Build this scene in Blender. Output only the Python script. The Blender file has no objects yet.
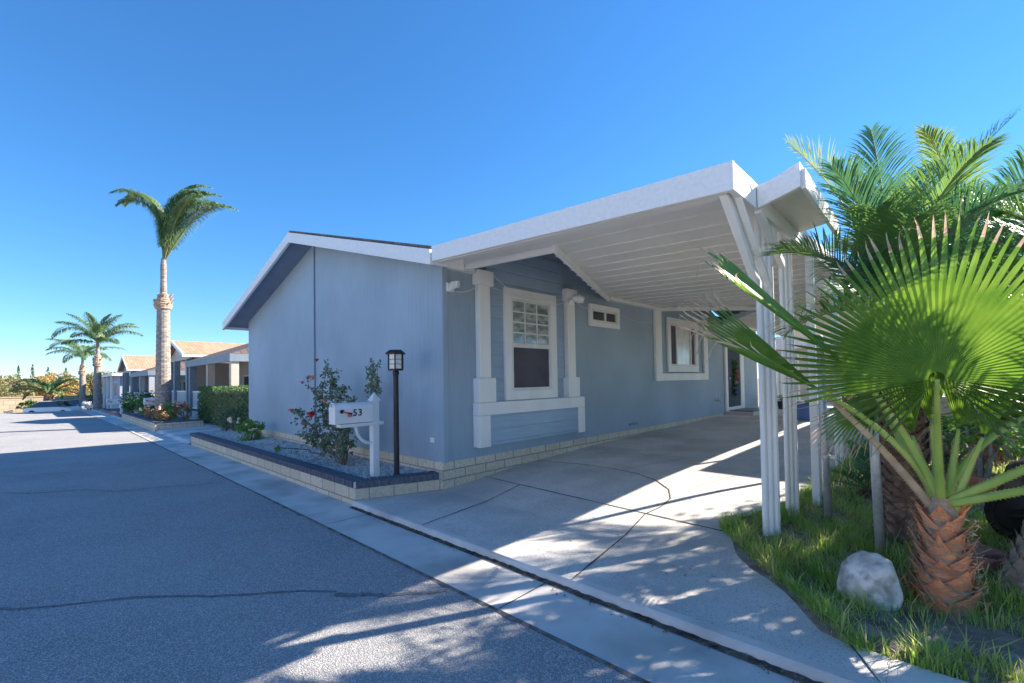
import bpy, bmesh, math, random
import numpy as np
from mathutils import Vector, Matrix
R = math.radians
random.seed(7)
rng = np.random.default_rng(11)
S = bpy.context.scene
COL = S.collection

# ------------------------------------------------------------------ camera
yaw, pit, rol = R(44.11), R(1.40), R(-.925)
F = Vector((-math.sin(yaw)*math.cos(pit), math.cos(yaw)*math.cos(pit), math.sin(pit)))
R0 = Vector((math.cos(yaw), math.sin(yaw), 0)); U0 = R0.cross(F)
RR = math.cos(rol)*R0 + math.sin(rol)*U0; UU = -math.sin(rol)*R0 + math.cos(rol)*U0
cd = bpy.data.cameras.new('camera'); cam = bpy.data.objects.new('camera', cd); COL.objects.link(cam)
m = Matrix((RR, UU, -F)).transposed().to_4x4(); m.translation = (0, 0, 1.5)
cam.matrix_world = m
cd.sensor_width = 36; cd.lens = 457.9/1024*36; cd.shift_y = 27.33/1024
cd.clip_start = .05; cd.clip_end = 3000
S.camera = cam

# ------------------------------------------------------------------ world, sun, exposure
SUN_EL, SUN_AZ = 32.0, 24.5
w = bpy.data.worlds.new('World'); S.world = w; w.use_nodes = True
nt = w.node_tree; bg = nt.nodes['Background']
sky = nt.nodes.new('ShaderNodeTexSky'); sky.sky_type = 'NISHITA'; sky.sun_disc = False
sky.sun_elevation = R(SUN_EL); sky.sun_rotation = R(SUN_AZ)
sky.altitude = 0; sky.air_density = 1.0; sky.dust_density = 0; sky.ozone_density = 10
gm_ = nt.nodes.new('ShaderNodeGamma'); gm_.inputs[1].default_value = .86
hs_ = nt.nodes.new('ShaderNodeHueSaturation'); hs_.inputs['Saturation'].default_value = 1.13
nt.links.new(sky.outputs[0], gm_.inputs[0]); nt.links.new(gm_.outputs[0], hs_.inputs['Color']); nt.links.new(hs_.outputs[0], bg.inputs[0]); bg.inputs[1].default_value = .079
ld = bpy.data.lights.new('sun', 'SUN'); ld.energy = 3.6; ld.angle = R(.53); ld.color = (1, .89, .75)
sun = bpy.data.objects.new('sun', ld); COL.objects.link(sun)
sd = Vector((math.sin(R(SUN_AZ))*math.cos(R(SUN_EL)), math.cos(R(SUN_AZ))*math.cos(R(SUN_EL)), math.sin(R(SUN_EL))))
sun.rotation_euler = sd.to_track_quat('Z', 'Y').to_euler(); sun.location = (0, 0, 30)
S.view_settings.view_transform = 'Standard'; S.view_settings.look = 'None'
S.view_settings.exposure = 1.95; S.view_settings.gamma = 1

# ------------------------------------------------------------------ materials
def mat(name, col, col2=None, rough=.8, scale=6, bump=0, bscale=60, detail=6, metal=0, trans=0, spec=.4,
        stretch=(1, 1, 1), lo=.35, hi=.65, col3=None, s3=1.3, speck=None):
    mt = bpy.data.materials.new(name); mt.use_nodes = True
    n = mt.node_tree.nodes; l = mt.node_tree.links
    b = n['Principled BSDF']; b.inputs['Roughness'].default_value = rough
    b.inputs['Metallic'].default_value = metal; b.inputs['Specular IOR Level'].default_value = spec
    tc = n.new('ShaderNodeTexCoord'); mp = n.new('ShaderNodeMapping'); mp.inputs['Scale'].default_value = stretch
    l.new(tc.outputs['Object'], mp.inputs[0])
    def noise(s, d=detail):
        t = n.new('ShaderNodeTexNoise'); t.inputs['Scale'].default_value = s; t.inputs['Detail'].default_value = d
        l.new(mp.outputs[0], t.inputs['Vector']); return t
    def mix(f, a, c):
        x = n.new('ShaderNodeMix'); x.data_type = 'RGBA'; l.new(f, x.inputs['Factor'])
        for s, v in ((x.inputs[6], a), (x.inputs[7], c)):
            if isinstance(v, tuple): s.default_value = v+(1,)
            else: l.new(v, s)
        return x.outputs[2]
    def ramp(v, a, c):
        r = n.new('ShaderNodeMapRange'); r.inputs[1].default_value = a; r.inputs[2].default_value = c
        l.new(v, r.inputs[0]); return r.outputs[0]
    cur = col
    if col2: cur = mix(ramp(noise(scale).outputs[0], lo, hi), col, col2)
    if col3: cur = mix(ramp(noise(s3).outputs[0], .45, .7), cur, col3)
    if speck:
        v = n.new('ShaderNodeTexVoronoi'); v.inputs['Scale'].default_value = speck[1]; l.new(mp.outputs[0], v.inputs['Vector'])
        sp = n.new('ShaderNodeSeparateColor'); l.new(v.outputs['Color'], sp.inputs[0])
        cur = mix(ramp(sp.outputs[0], speck[2], 1.0), cur, speck[0])
    if isinstance(cur, tuple): b.inputs['Base Color'].default_value = cur+(1,)
    else: l.new(cur, b.inputs['Base Color'])
    if bump:
        bp = n.new('ShaderNodeBump'); bp.inputs['Strength'].default_value = bump; bp.inputs['Distance'].default_value = .01
        l.new(noise(bscale, 4).outputs[0], bp.inputs['Height']); l.new(bp.outputs[0], b.inputs['Normal'])
    if trans:
        out = n['Material Output']; t = n.new('ShaderNodeBsdfTranslucent'); ms = n.new('ShaderNodeMixShader')
        ms.inputs[0].default_value = trans
        hs = n.new('ShaderNodeHueSaturation'); hs.inputs['Value'].default_value = 2.3; hs.inputs['Saturation'].default_value = 1.1; hs.inputs['Hue'].default_value = .48
        if isinstance(cur, tuple): hs.inputs['Color'].default_value = cur+(1,)
        else: l.new(cur, hs.inputs['Color'])
        l.new(hs.outputs[0], t.inputs[0])
        l.new(b.outputs[0], ms.inputs[1]); l.new(t.outputs[0], ms.inputs[2]); l.new(ms.outputs[0], out.inputs[0])
    mt['cur'] = 0
    return mt

def brickmat(name, c1, c2, mortar, bw, rh, ms=.012, axis='xz', bump=.4, off=.5):
    mt = bpy.data.materials.new(name); mt.use_nodes = True
    n = mt.node_tree.nodes; l = mt.node_tree.links; b = n['Principled BSDF']; b.inputs['Roughness'].default_value = .9
    tc = n.new('ShaderNodeTexCoord'); sp = n.new('ShaderNodeSeparateXYZ'); cb = n.new('ShaderNodeCombineXYZ')
    l.new(tc.outputs['Object'], sp.inputs[0])
    if axis == 'xz': # works on faces towards x and y alike
        ad = n.new('ShaderNodeMath'); l.new(sp.outputs[0], ad.inputs[0]); l.new(sp.outputs[1], ad.inputs[1]); l.new(ad.outputs[0], cb.inputs[0]); l.new(sp.outputs[2], cb.inputs[1])
    else:
        l.new(sp.outputs[0], cb.inputs[0]); l.new(sp.outputs[1], cb.inputs[1])
    br = n.new('ShaderNodeTexBrick'); l.new(cb.outputs[0], br.inputs['Vector'])
    br.inputs['Color1'].default_value = c1+(1,); br.inputs['Color2'].default_value = c2+(1,); br.inputs['Mortar'].default_value = mortar+(1,)
    br.inputs['Scale'].default_value = 1; br.inputs['Mortar Size'].default_value = ms; br.inputs['Brick Width'].default_value = bw; br.inputs['Row Height'].default_value = rh
    br.inputs['Mortar Smooth'].default_value = .2; br.offset = off
    ns = n.new('ShaderNodeTexNoise'); ns.inputs['Scale'].default_value = 25; ns.inputs['Detail'].default_value = 6; l.new(tc.outputs['Object'], ns.inputs['Vector'])
    mx = n.new('ShaderNodeMix'); mx.data_type = 'RGBA'; mx.blend_type = 'MULTIPLY'; mx.inputs['Factor'].default_value = .55
    l.new(br.outputs['Color'], mx.inputs[6])
    mr = n.new('ShaderNodeMapRange'); mr.inputs[1].default_value = .3; mr.inputs[2].default_value = .7; mr.inputs[3].default_value = .6; mr.inputs[4].default_value = 1.15; l.new(ns.outputs[0], mr.inputs[0])
    l.new(mr.outputs[0], mx.inputs[7]); l.new(mx.outputs[2], b.inputs['Base Color'])
    iv = n.new('ShaderNodeMath'); iv.operation = 'SUBTRACT'; iv.inputs[0].default_value = 1; l.new(br.outputs['Fac'], iv.inputs[1])
    ad2 = n.new('ShaderNodeMath'); ad2.operation = 'MULTIPLY_ADD'; l.new(ns.outputs[0], ad2.inputs[0]); ad2.inputs[1].default_value = .3; l.new(iv.outputs[0], ad2.inputs[2])
    bp = n.new('ShaderNodeBump'); bp.inputs['Strength'].default_value = bump; bp.inputs['Distance'].default_value = .008
    l.new(ad2.outputs[0], bp.inputs['Height']); l.new(bp.outputs[0], b.inputs['Normal'])
    return mt

def sidingmat(name, col, groove=.04, axis='h', period=.2, depth=.5, rough=.62):
    """painted wood siding: grain plus grooves (vertical with axis h, horizontal laps with axis z)"""
    mt = bpy.data.materials.new(name); mt.use_nodes = True
    n = mt.node_tree.nodes; l = mt.node_tree.links; b = n['Principled BSDF']; b.inputs['Roughness'].default_value = rough
    b.inputs['Specular IOR Level'].default_value = .3
    tc = n.new('ShaderNodeTexCoord'); sp = n.new('ShaderNodeSeparateXYZ'); l.new(tc.outputs['Object'], sp.inputs[0])
    if axis == 'h':
        ad = n.new('ShaderNodeMath'); l.new(sp.outputs[0], ad.inputs[0]); l.new(sp.outputs[1], ad.inputs[1]); u = ad.outputs[0]
        st = (9, 9, .35)
    else: u = sp.outputs[2]; st = (.6, .6, 9)
    mp = n.new('ShaderNodeMapping'); mp.inputs['Scale'].default_value = st; l.new(tc.outputs['Object'], mp.inputs[0])
    g = n.new('ShaderNodeTexNoise'); g.inputs['Scale'].default_value = 5; g.inputs['Detail'].default_value = 7; l.new(mp.outputs[0], g.inputs['Vector'])
    big = n.new('ShaderNodeTexNoise'); big.inputs['Scale'].default_value = .7; big.inputs['Detail'].default_value = 5; l.new(tc.outputs['Object'], big.inputs['Vector'])
    md = n.new('ShaderNodeMath'); md.operation = 'PINGPONG'; md.inputs[1].default_value = period/2; l.new(u, md.inputs[0])
    gr = n.new('ShaderNodeMapRange'); gr.inputs[1].default_value = 0; gr.inputs[2].default_value = groove*period; l.new(md.outputs[0], gr.inputs[0])
    v1 = n.new('ShaderNodeMapRange'); v1.inputs[1].default_value = .3; v1.inputs[2].default_value = .7; v1.inputs[3].default_value = .93; v1.inputs[4].default_value = 1.05; l.new(g.outputs[0], v1.inputs[0])
    v2 = n.new('ShaderNodeMapRange'); v2.inputs[1].default_value = .3; v2.inputs[2].default_value = .7; v2.inputs[3].default_value = .88; v2.inputs[4].default_value = 1.12; l.new(big.outputs[0], v2.inputs[0])
    mu = n.new('ShaderNodeMath'); mu.operation = 'MULTIPLY'; l.new(v1.outputs[0], mu.inputs[0]); l.new(v2.outputs[0], mu.inputs[1])
    cm = n.new('ShaderNodeMix'); cm.data_type = 'RGBA'; cm.blend_type = 'MULTIPLY'; cm.inputs['Factor'].default_value = 1; cm.inputs[6].default_value = col+(1,)
    l.new(mu.outputs[0], cm.inputs[7]); l.new(cm.outputs[2], b.inputs['Base Color'])
    hh = n.new('ShaderNodeMath'); hh.operation = 'MULTIPLY_ADD'; l.new(g.outputs[0], hh.inputs[0]); hh.inputs[1].default_value = .25; l.new(gr.outputs[0], hh.inputs[2])
    bp = n.new('ShaderNodeBump'); bp.inputs['Strength'].default_value = depth; bp.inputs['Distance'].default_value = .006
    l.new(hh.outputs[0], bp.inputs['Height']); l.new(bp.outputs[0], b.inputs['Normal'])
    return mt

def glassmat(name, col, rough=.06):
    return mat(name, col, rough=rough, spec=.8)

M = {}
M['asphalt'] = mat('asphalt', (.215, .218, .225), (.275, .275, .28), rough=.9, scale=1.1, bump=1.0, bscale=120, col3=(.30, .298, .295), s3=.45, speck=((.58, .575, .57), 165, .45))
M['concrete'] = mat('concrete', (.60, .585, .555), (.69, .675, .645), rough=.88, scale=2.2, bump=.35, bscale=150, col3=(.45, .44, .425), s3=.9, speck=((.25, .24, .23), 160, .8))
M['concrete_gutter'] = mat('gutter_concrete', (.60, .585, .555), (.69, .67, .64), rough=.88, scale=2.5, bump=.35, bscale=120, col3=(.39, .38, .36), s3=1.4)
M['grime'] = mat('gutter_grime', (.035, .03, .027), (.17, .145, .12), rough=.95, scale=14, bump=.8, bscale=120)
M['joint'] = mat('joint_dirt', (.05, .047, .043), (.10, .095, .085), rough=1, scale=20)
M['edge_tar'] = mat('edge_tar', (.07, .068, .065), (.19, .185, .18), rough=1, scale=14)
M['crack'] = mat('crack_filler', (.13, .13, .135), (.24, .24, .245), rough=.95, scale=30)
M['dirt'] = mat('dirt', (.20, .165, .135), (.33, .29, .25), rough=1, scale=14, bump=1, bscale=50, col3=(.12, .10, .08), s3=5)
M['soil'] = mat('far_ground', (.22, .19, .14), (.32, .28, .21), rough=1, scale=.6)
M['blue_v'] = sidingmat('blue_panel_siding', (.33, .425, .51), .05, 'h', .1016, .55)
M['blue_h'] = sidingmat('blue_lap_siding', (.34, .45, .57), .07, 'z', .19, 1.0)
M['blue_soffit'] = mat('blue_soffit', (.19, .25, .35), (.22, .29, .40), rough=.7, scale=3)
M['trim'] = mat('white_trim', (.78, .79, .78), (.85, .86, .85), rough=.5, scale=3, bump=.08, bscale=60, stretch=(1, 1, .3))
M['alu'] = mat('white_aluminium', (.66, .66, .655), (.75, .75, .745), rough=.42, scale=5, bump=.05, bscale=40)
M['fascia'] = mat('white_fascia', (.76, .76, .755), (.83, .83, .825), rough=.5, scale=25, bump=.25, bscale=90)
M['ceiling'] = mat('ceiling_pan', (.76, .73, .68), (.82, .79, .74), rough=.55, scale=1.2)
M['shingle_dark'] = brickmat('dark_shingle', (.10, .09, .085), (.16, .14, .13), (.05, .045, .04), .3, .14, .008, 'xy')
M['shingle_orange'] = brickmat('orange_shingle', (.48, .27, .17), (.60, .36, .24), (.36, .21, .14), .35, .16, .012, 'xy', 1)
M['shingle_brown'] = brickmat('brown_shingle', (.12, .085, .085), (.17, .125, .12), (.10, .07, .06), .45, .25, .02, 'xy', 1)
M['shingle_grey'] = brickmat('grey_shingle', (.24, .25, .26), (.33, .34, .35), (.15, .15, .15), .45, .25, .02, 'xy', 1)
M['cream_block'] = brickmat('cream_block', (.66, .57, .43), (.74, .66, .52), (.38, .33, .27), .40, .130, .010)
M['cream_block_low'] = brickmat('cream_block_low', (.62, .53, .40), (.72, .63, .49), (.34, .30, .25), .40, .155, .010)
M['slate_brick'] = mat('slate_brick', (.075, .085, .115), (.135, .145, .18), rough=.85, scale=22, bump=.6, bscale=60)
M['mortar'] = mat('mortar', (.52, .50, .46), (.62, .60, .56), rough=.95, scale=20)
M['gravel'] = mat('gravel', (.50, .49, .48), (.74, .72, .69), rough=.9, scale=9, lo=.3, hi=.7, col3=(.26, .27, .30), s3=17)
M['gravel_bed'] = mat('gravel_bed', (.12, .11, .10), (.26, .25, .235), rough=1, scale=40, bump=1, bscale=60)
M['black_metal'] = mat('black_metal', (.018, .02, .026), (.03, .032, .04), rough=.4, scale=8, metal=.3)
M['mail_white'] = mat('mailbox_white', (.78, .79, .80), (.72, .73, .74), rough=.35, scale=5)
M['red_plastic'] = mat('red_plastic', (.62, .10, .10), (.72, .22, .20), rough=.4, scale=20)
M['black_ink'] = mat('black_vinyl', (.02, .02, .022), rough=.5)
M['lamp_glass'] = mat('seeded_glass', (.62, .64, .62), (.78, .79, .76), rough=.12, scale=30, spec=.6)
M['glass_dark'] = glassmat('dark_glass', (.035, .04, .055))
M['screen'] = mat('insect_screen', (.075, .07, .095), (.10, .095, .125), rough=.75, scale=2.5)
M['blind'] = mat('window_reflection', (.20, .26, .24), (.52, .58, .55), rough=.08, scale=3.5, spec=.7, stretch=(1, 1, 2.2), col3=(.10, .14, .13), s3=6)  # green and pale reflections painted into the upper pane colour
M['blind_pale'] = mat('pale_blind', (.50, .55, .54), (.66, .70, .68), rough=.15, scale=5, spec=.6)
M['door_blue'] = mat('dark_blue_door', (.03, .05, .085), (.05, .075, .115), rough=.7, scale=2)
M['galv'] = mat('galvanised_steel', (.42, .43, .45), (.55, .56, .58), rough=.45, scale=20, metal=.5)
M['post_white'] = mat('post_white', (.74, .75, .76), (.82, .83, .83), rough=.4, scale=4, stretch=(1, 1, .2))
M['rock'] = mat('rock', (.42, .405, .39), (.76, .74, .70), rough=.9, scale=9, bump=1, bscale=26, col3=(.26, .24, .23), s3=14)
M['leaf_fan'] = mat('fan_leaf', (.085, .19, .035), (.14, .255, .05), rough=.4, scale=9, trans=.30, spec=.4)
M['leaf_tip'] = mat('leaf_tip_dry', (.40, .30, .20), (.55, .46, .34), rough=.8, scale=10, trans=.25)
M['petiole'] = mat('petiole', (.22, .36, .07), (.34, .46, .11), rough=.4, scale=6, stretch=(1, 1, .5))
M['thorn'] = mat('petiole_thorn', (.45, .38, .17), (.5, .4, .2), rough=.6)
M['boot'] = mat('palm_boot', (.58, .24, .13), (.80, .42, .22), rough=.7, scale=9, bump=.8, bscale=40, col3=(.34, .19, .14), s3=5, trans=.15)
M['fibre'] = mat('palm_fibre', (.34, .24, .16), (.46, .36, .26), rough=1, scale=30)
M['trunk_brown'] = mat('trunk_brown', (.13, .08, .065), (.30, .20, .16), rough=1, scale=14, bump=1, bscale=25)
M['trunk_grey'] = mat('trunk_grey', (.20, .165, .145), (.36, .31, .28), rough=1, scale=14, bump=1, bscale=25)
M['trunk_palm'] = mat('trunk_palm', (.20, .17, .15), (.42, .37, .33), rough=.95, scale=7, bump=1, bscale=18, stretch=(1, 1, 3))
M['trunk_boot'] = mat('trunk_boot_band', (.36, .24, .17), (.54, .42, .32), rough=.95, scale=7, bump=1, bscale=18)
M['frond'] = mat('frond', (.08, .17, .055), (.14, .25, .08), rough=.42, scale=2.5, trans=.3)
M['frond_dark'] = mat('frond_dark', (.05, .13, .075), (.09, .19, .10), rough=.4, scale=3, trans=.25)
M['frond_yellow'] = mat('frond_yellow', (.26, .27, .05), (.38, .34, .09), rough=.5, scale=3, trans=.35)
M['frond_olive'] = mat('frond_olive', (.13, .20, .05), (.21, .27, .07), rough=.5, scale=3, trans=.3)
M['frond_far'] = mat('frond_far', (.08, .15, .06), (.15, .24, .10), rough=.5, scale=2, trans=.3)
M['rachis'] = mat('rachis', (.16, .19, .06), (.24, .25, .09), rough=.6, scale=5)
M['leaf_hedge'] = mat('hedge_leaf', (.07, .15, .05), (.12, .23, .08), rough=.5, scale=5, trans=.2)
M['leaf_bush'] = mat('bush_leaf', (.09, .22, .04), (.16, .34, .07), rough=.45, scale=3, trans=.3)
M['leaf_dark'] = mat('dark_leaf', (.045, .11, .035), (.08, .17, .05), rough=.5, scale=2, trans=.2)
M['leaf_rose'] = mat('rose_leaf', (.09, .16, .08), (.18, .26, .15), rough=.45, scale=6, trans=.15, col3=(.20, .20, .13), s3=12)
M['leaf_herb'] = mat('herb_leaf', (.10, .22, .04), (.17, .32, .07), rough=.5, scale=6, trans=.25)
M['leaf_autumn'] = mat('autumn_leaf', (.34, .27, .10), (.50, .36, .14), rough=.7, scale=.4, trans=.2)
M['leaf_olive'] = mat('olive_leaf', (.20, .21, .10), (.32, .30, .15), rough=.7, scale=.4, trans=.2)
M['leaf_flowerbed'] = mat('flowerbed_leaf', (.26, .24, .10), (.42, .30, .16), rough=.6, scale=3, trans=.2, col3=(.42, .16, .11), s3=5)
M['stem'] = mat('woody_stem', (.17, .11, .09), (.28, .20, .16), rough=.9, scale=12)
M['flower_red'] = mat('red_petal', (.55, .015, .035), (.70, .05, .07), rough=.5, scale=10)
M['flower_pink'] = mat('pink_petal', (.60, .20, .26), (.72, .33, .36), rough=.5, scale=10)
M['flower_salmon'] = mat('salmon_petal', (.60, .25, .17), (.70, .36, .25), rough=.5, scale=10)
M['flower_cream'] = mat('cream_petal', (.72, .66, .40), (.78, .74, .55), rough=.5, scale=10)
M['grass'] = mat('grass_blade', (.16, .30, .06), (.28, .42, .10), rough=.5, scale=1.8, trans=.35, col3=(.42, .42, .20), s3=7)
M['terracotta'] = mat('terracotta', (.52, .22, .13), (.52, .24, .15), rough=.85, scale=8)
M['paver'] = mat('red_paver', (.40, .17, .14), (.50, .25, .21), rough=.9, scale=9, bump=.5, bscale=60)
M['tarp'] = mat('black_tarp', (.03, .033, .043), (.075, .08, .095), rough=.35, scale=4, bump=1, bscale=6)
M['cloth'] = mat('pale_cloth', (.55, .62, .68), (.68, .73, .77), rough=.9, scale=6)
M['rubber'] = mat('rubber', (.015, .015, .016), (.03, .03, .03), rough=.8, scale=20)
M['block_wall'] = brickmat('tan_block_wall', (.56, .50, .42), (.64, .58, .50), (.42, .38, .33), .4, .2, .01)
M['beige_wall'] = sidingmat('beige_siding', (.56, .50, .42), .06, 'z', .2, .6)
M['grey_wall'] = sidingmat('grey_siding', (.44, .47, .50), .06, 'h', .2, .6)
M['grey_trim'] = mat('blue_grey_trim', (.20, .26, .31), (.24, .30, .35), rough=.6, scale=4)
M['lavender_wall'] = sidingmat('lavender_siding', (.42, .45, .55), .06, 'h', .2, .6)
M['far_wall'] = brickmat('sand_block_wall', (.60, .47, .32), (.68, .55, .39), (.45, .36, .26), .8, .4, .03)
M['car_white'] = mat('car_paint', (.72, .73, .75), rough=.25, spec=.6)
M['blue_plastic'] = mat('blue_plastic', (.08, .16, .42), (.10, .20, .50), rough=.4, scale=4)
M['wood_pole'] = mat('weathered_pole', (.16, .13, .11), (.24, .20, .17), rough=.95, scale=8, stretch=(1, 1, .2))
M['hill'] = mat('hill', (.10, .12, .06), (.24, .21, .12), rough=1, scale=.25, detail=10)

# ------------------------------------------------------------------ helpers
class MB:
    def __init__(s): s.v = []; s.f = []
    def add(s, v, f):
        o = len(s.v); s.v += [tuple(p) for p in v]; s.f += [tuple(i+o for i in q) for q in f]; return s
    def box(s, a, b):
        x0, y0, z0 = a; x1, y1, z1 = b
        return s.add([(x0,y0,z0),(x1,y0,z0),(x1,y1,z0),(x0,y1,z0),(x0,y0,z1),(x1,y0,z1),(x1,y1,z1),(x0,y1,z1)],
                     [(0,3,2,1),(4,5,6,7),(0,1,5,4),(1,2,6,5),(2,3,7,6),(3,0,4,7)])
    def hexa(s, p):  # 8 points, bottom ring then top ring
        return s.add(p, [(0,3,2,1),(4,5,6,7),(0,1,5,4),(1,2,6,5),(2,3,7,6),(3,0,4,7)])
    def extr(s, ring, d):  # planar ring extruded by d
        n = len(ring); d = Vector(d); r2 = [tuple(Vector(p)+d) for p in ring]
        return s.add(list(ring)+r2, [tuple(range(n))[::-1], tuple(range(n, 2*n))]+[(i,(i+1)%n,n+(i+1)%n,n+i) for i in range(n)])
    def bar(s, p, q, wd, h, up=(0, 0, 1)):
        p = Vector(p); q = Vector(q); d = (q-p).normalized(); u = Vector(up)
        a = d.cross(u)
        if a.length < 1e-4: a = d.cross(Vector((1, 0, 0)))
        a.normalize(); u = a.cross(d).normalized(); a *= wd/2; u *= h/2
        return s.hexa([p-a-u, p+a-u, p+a+u, p-a+u, q-a-u, q+a-u, q+a+u, q-a+u])
    def tube(s, pts, rad, n=8, cap=True):
        pts = [Vector(p) for p in pts]; k = len(pts)
        if not hasattr(rad, '__len__'): rad = [rad]*k
        vs = []; ref = Vector((0, 0, 1))
        t0 = (pts[1]-pts[0]).normalized()
        if abs(t0.z) > .9: ref = Vector((1, 0, 0))
        for i, p in enumerate(pts):
            t = (pts[min(i+1, k-1)]-pts[max(i-1, 0)]).normalized()
            a = t.cross(ref); a.normalize(); b = t.cross(a)
            for j in range(n):
                g = 2*math.pi*j/n; vs.append(p+(a*math.cos(g)+b*math.sin(g))*rad[i])
        fs = [(i*n+j, i*n+(j+1)%n, (i+1)*n+(j+1)%n, (i+1)*n+j) for i in range(k-1) for j in range(n)]
        if cap: fs += [tuple(range(n))[::-1], tuple(range((k-1)*n, k*n))]
        return s.add(vs, fs)
    def lathe(s, c, prof, n=20):
        c = Vector(c); vs = []; k = len(prof)
        for r, z in prof:
            for j in range(n):
                g = 2*math.pi*j/n; vs.append((c.x+r*math.cos(g), c.y+r*math.sin(g), c.z+z))
        fs = [(i*n+j, i*n+(j+1)%n, (i+1)*n+(j+1)%n, (i+1)*n+j) for i in range(k-1) for j in range(n)]
        fs += [tuple(range(n))[::-1], tuple(range((k-1)*n, k*n))]
        return s.add(vs, fs)
    def ball(s, c, r, jit=0, sub=2, sc=(1, 1, 1)):
        bm = bmesh.new(); bmesh.ops.create_icosphere(bm, subdivisions=sub, radius=1)
        vs = [(c[0]+v.co.x*r*sc[0]*(1+random.uniform(-jit, jit)), c[1]+v.co.y*r*sc[1]*(1+random.uniform(-jit, jit)), c[2]+v.co.z*r*sc[2]*(1+random.uniform(-jit, jit))) for v in bm.verts]
        fs = [tuple(v.index for v in f.verts) for f in bm.faces]; bm.free()
        return s.add(vs, fs)
    def build(s, name, m, parent=None, smooth=False, bevel=0):
        me = bpy.data.meshes.new(name); me.from_pydata([tuple(p) for p in s.v], [], s.f); me.materials.append(m)
        bm = bmesh.new(); bm.from_mesh(me); bmesh.ops.recalc_face_normals(bm, faces=bm.faces)
        bm.to_mesh(me); bm.free()
        if smooth: me.polygons.foreach_set('use_smooth', [True]*len(me.polygons))
        o = bpy.data.objects.new(name, me); COL.objects.link(o)
        if parent:
            o.parent = parent; o.location = -parent.matrix_basis.translation if parent.parent is None else (0, 0, 0)
            if parent.parent is None:
                L = Vector(parent.location); o.location = (0, 0, 0)
                me.transform(Matrix.Translation(-L)); 
            else:
                L = Vector(parent.parent.location); me.transform(Matrix.Translation(-L))
        if bevel:
            b = o.modifiers.new('bevel', 'BEVEL'); b.width = bevel; b.segments = 2; b.limit_method = 'ANGLE'
        return o
def raw(name, v, f, m, parent=None, smooth=False):
    me = bpy.data.meshes.new(name)
    v = np.asarray(v, dtype=float)
    if parent is not None:
        p = parent if parent.parent is None else parent.parent
        v = v - np.array(p.location)
    me.from_pydata(v.tolist(), [], f.tolist() if hasattr(f, 'tolist') else f); 
    if isinstance(m, (list, tuple)):
        for a in m: me.materials.append(a)
    else: me.materials.append(m)
    if smooth: me.polygons.foreach_set('use_smooth', [True]*len(me.polygons))
    o = bpy.data.objects.new(name, me); COL.objects.link(o)
    if parent: o.parent = parent
    return o
def tag(o, label=None, cat=None, group=None, kind=None):
    if label: o['label'] = label
    if cat: o['category'] = cat
    if group: o['group'] = group
    if kind: o['kind'] = kind
    return o
def thing(name, loc, label, cat, group=None):
    o = bpy.data.objects.new(name, None); o.location = loc; o.empty_display_size = .2; COL.objects.link(o)
    return tag(o, label, cat, group)
def struct(name, mb, m, **k): return tag(mb.build(name, m, **k), kind='structure')
def g(y): return float(np.interp(y, [3.9, 5.5, 8, 14.8, 40], [0, .13, .22, .34, .4]))
def gx(x): return -.01*max(0, min(-x, 57)-25)-.085*max(0, min(-x, 57)-48)       # the street falls gently, then over a crest, to the far left

# ---- leaves: many small folded quads, numpy built
def leafcloud(cen, size, spread=None, aspect=.5, upbias=.2):
    cen = np.asarray(cen); n = len(cen)
    size = np.asarray(size) if hasattr(size, '__len__') else size*rng.uniform(.6, 1.35, n)
    d = rng.normal(size=(n, 3)); d[:, 2] += upbias; d /= np.linalg.norm(d, axis=1)[:, None]
    q = rng.normal(size=(n, 3)); s = np.cross(d, q); s /= np.linalg.norm(s, axis=1)[:, None]
    up = np.cross(s, d)
    L = size[:, None]; W = L*aspect/2
    p0 = cen-d*L*.5; p1 = cen+s*W+up*W*.3; p2 = cen+d*L*.5; p3 = cen-s*W+up*W*.3
    v = np.stack([p0, p1, p2, p3], 1).reshape(-1, 3)
    i = np.arange(n)*4
    f = np.concatenate([np.stack([i, i+1, i+2], 1), np.stack([i, i+2, i+3], 1)])
    return v, f
def merge(parts):
    vs = []; fs = []; o = 0
    for v, f in parts: vs.append(np.asarray(v)); fs.append(np.asarray(f)+o); o += len(v)
    return np.concatenate(vs), np.concatenate(fs)
def blob(c, r, n, sc=(1, 1, 1), shell=.55):
    d = rng.normal(size=(n, 3)); d /= np.linalg.norm(d, axis=1)[:, None]
    rr = r*(shell+(1-shell)*rng.random(n)**.6)
    return np.array(c)+d*rr[:, None]*np.array(sc)
def clumpy(c, r, nclump, per, sc=(1, 1, 1), cr=.35, shell=.5):
    cs = blob(c, r*(1-cr*.5), nclump, sc, shell)
    return np.concatenate([blob(k, r*cr*random.uniform(.6, 1.2), int(per*random.uniform(.6, 1.3)), (1, 1, .8), .2) for k in cs])

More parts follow.
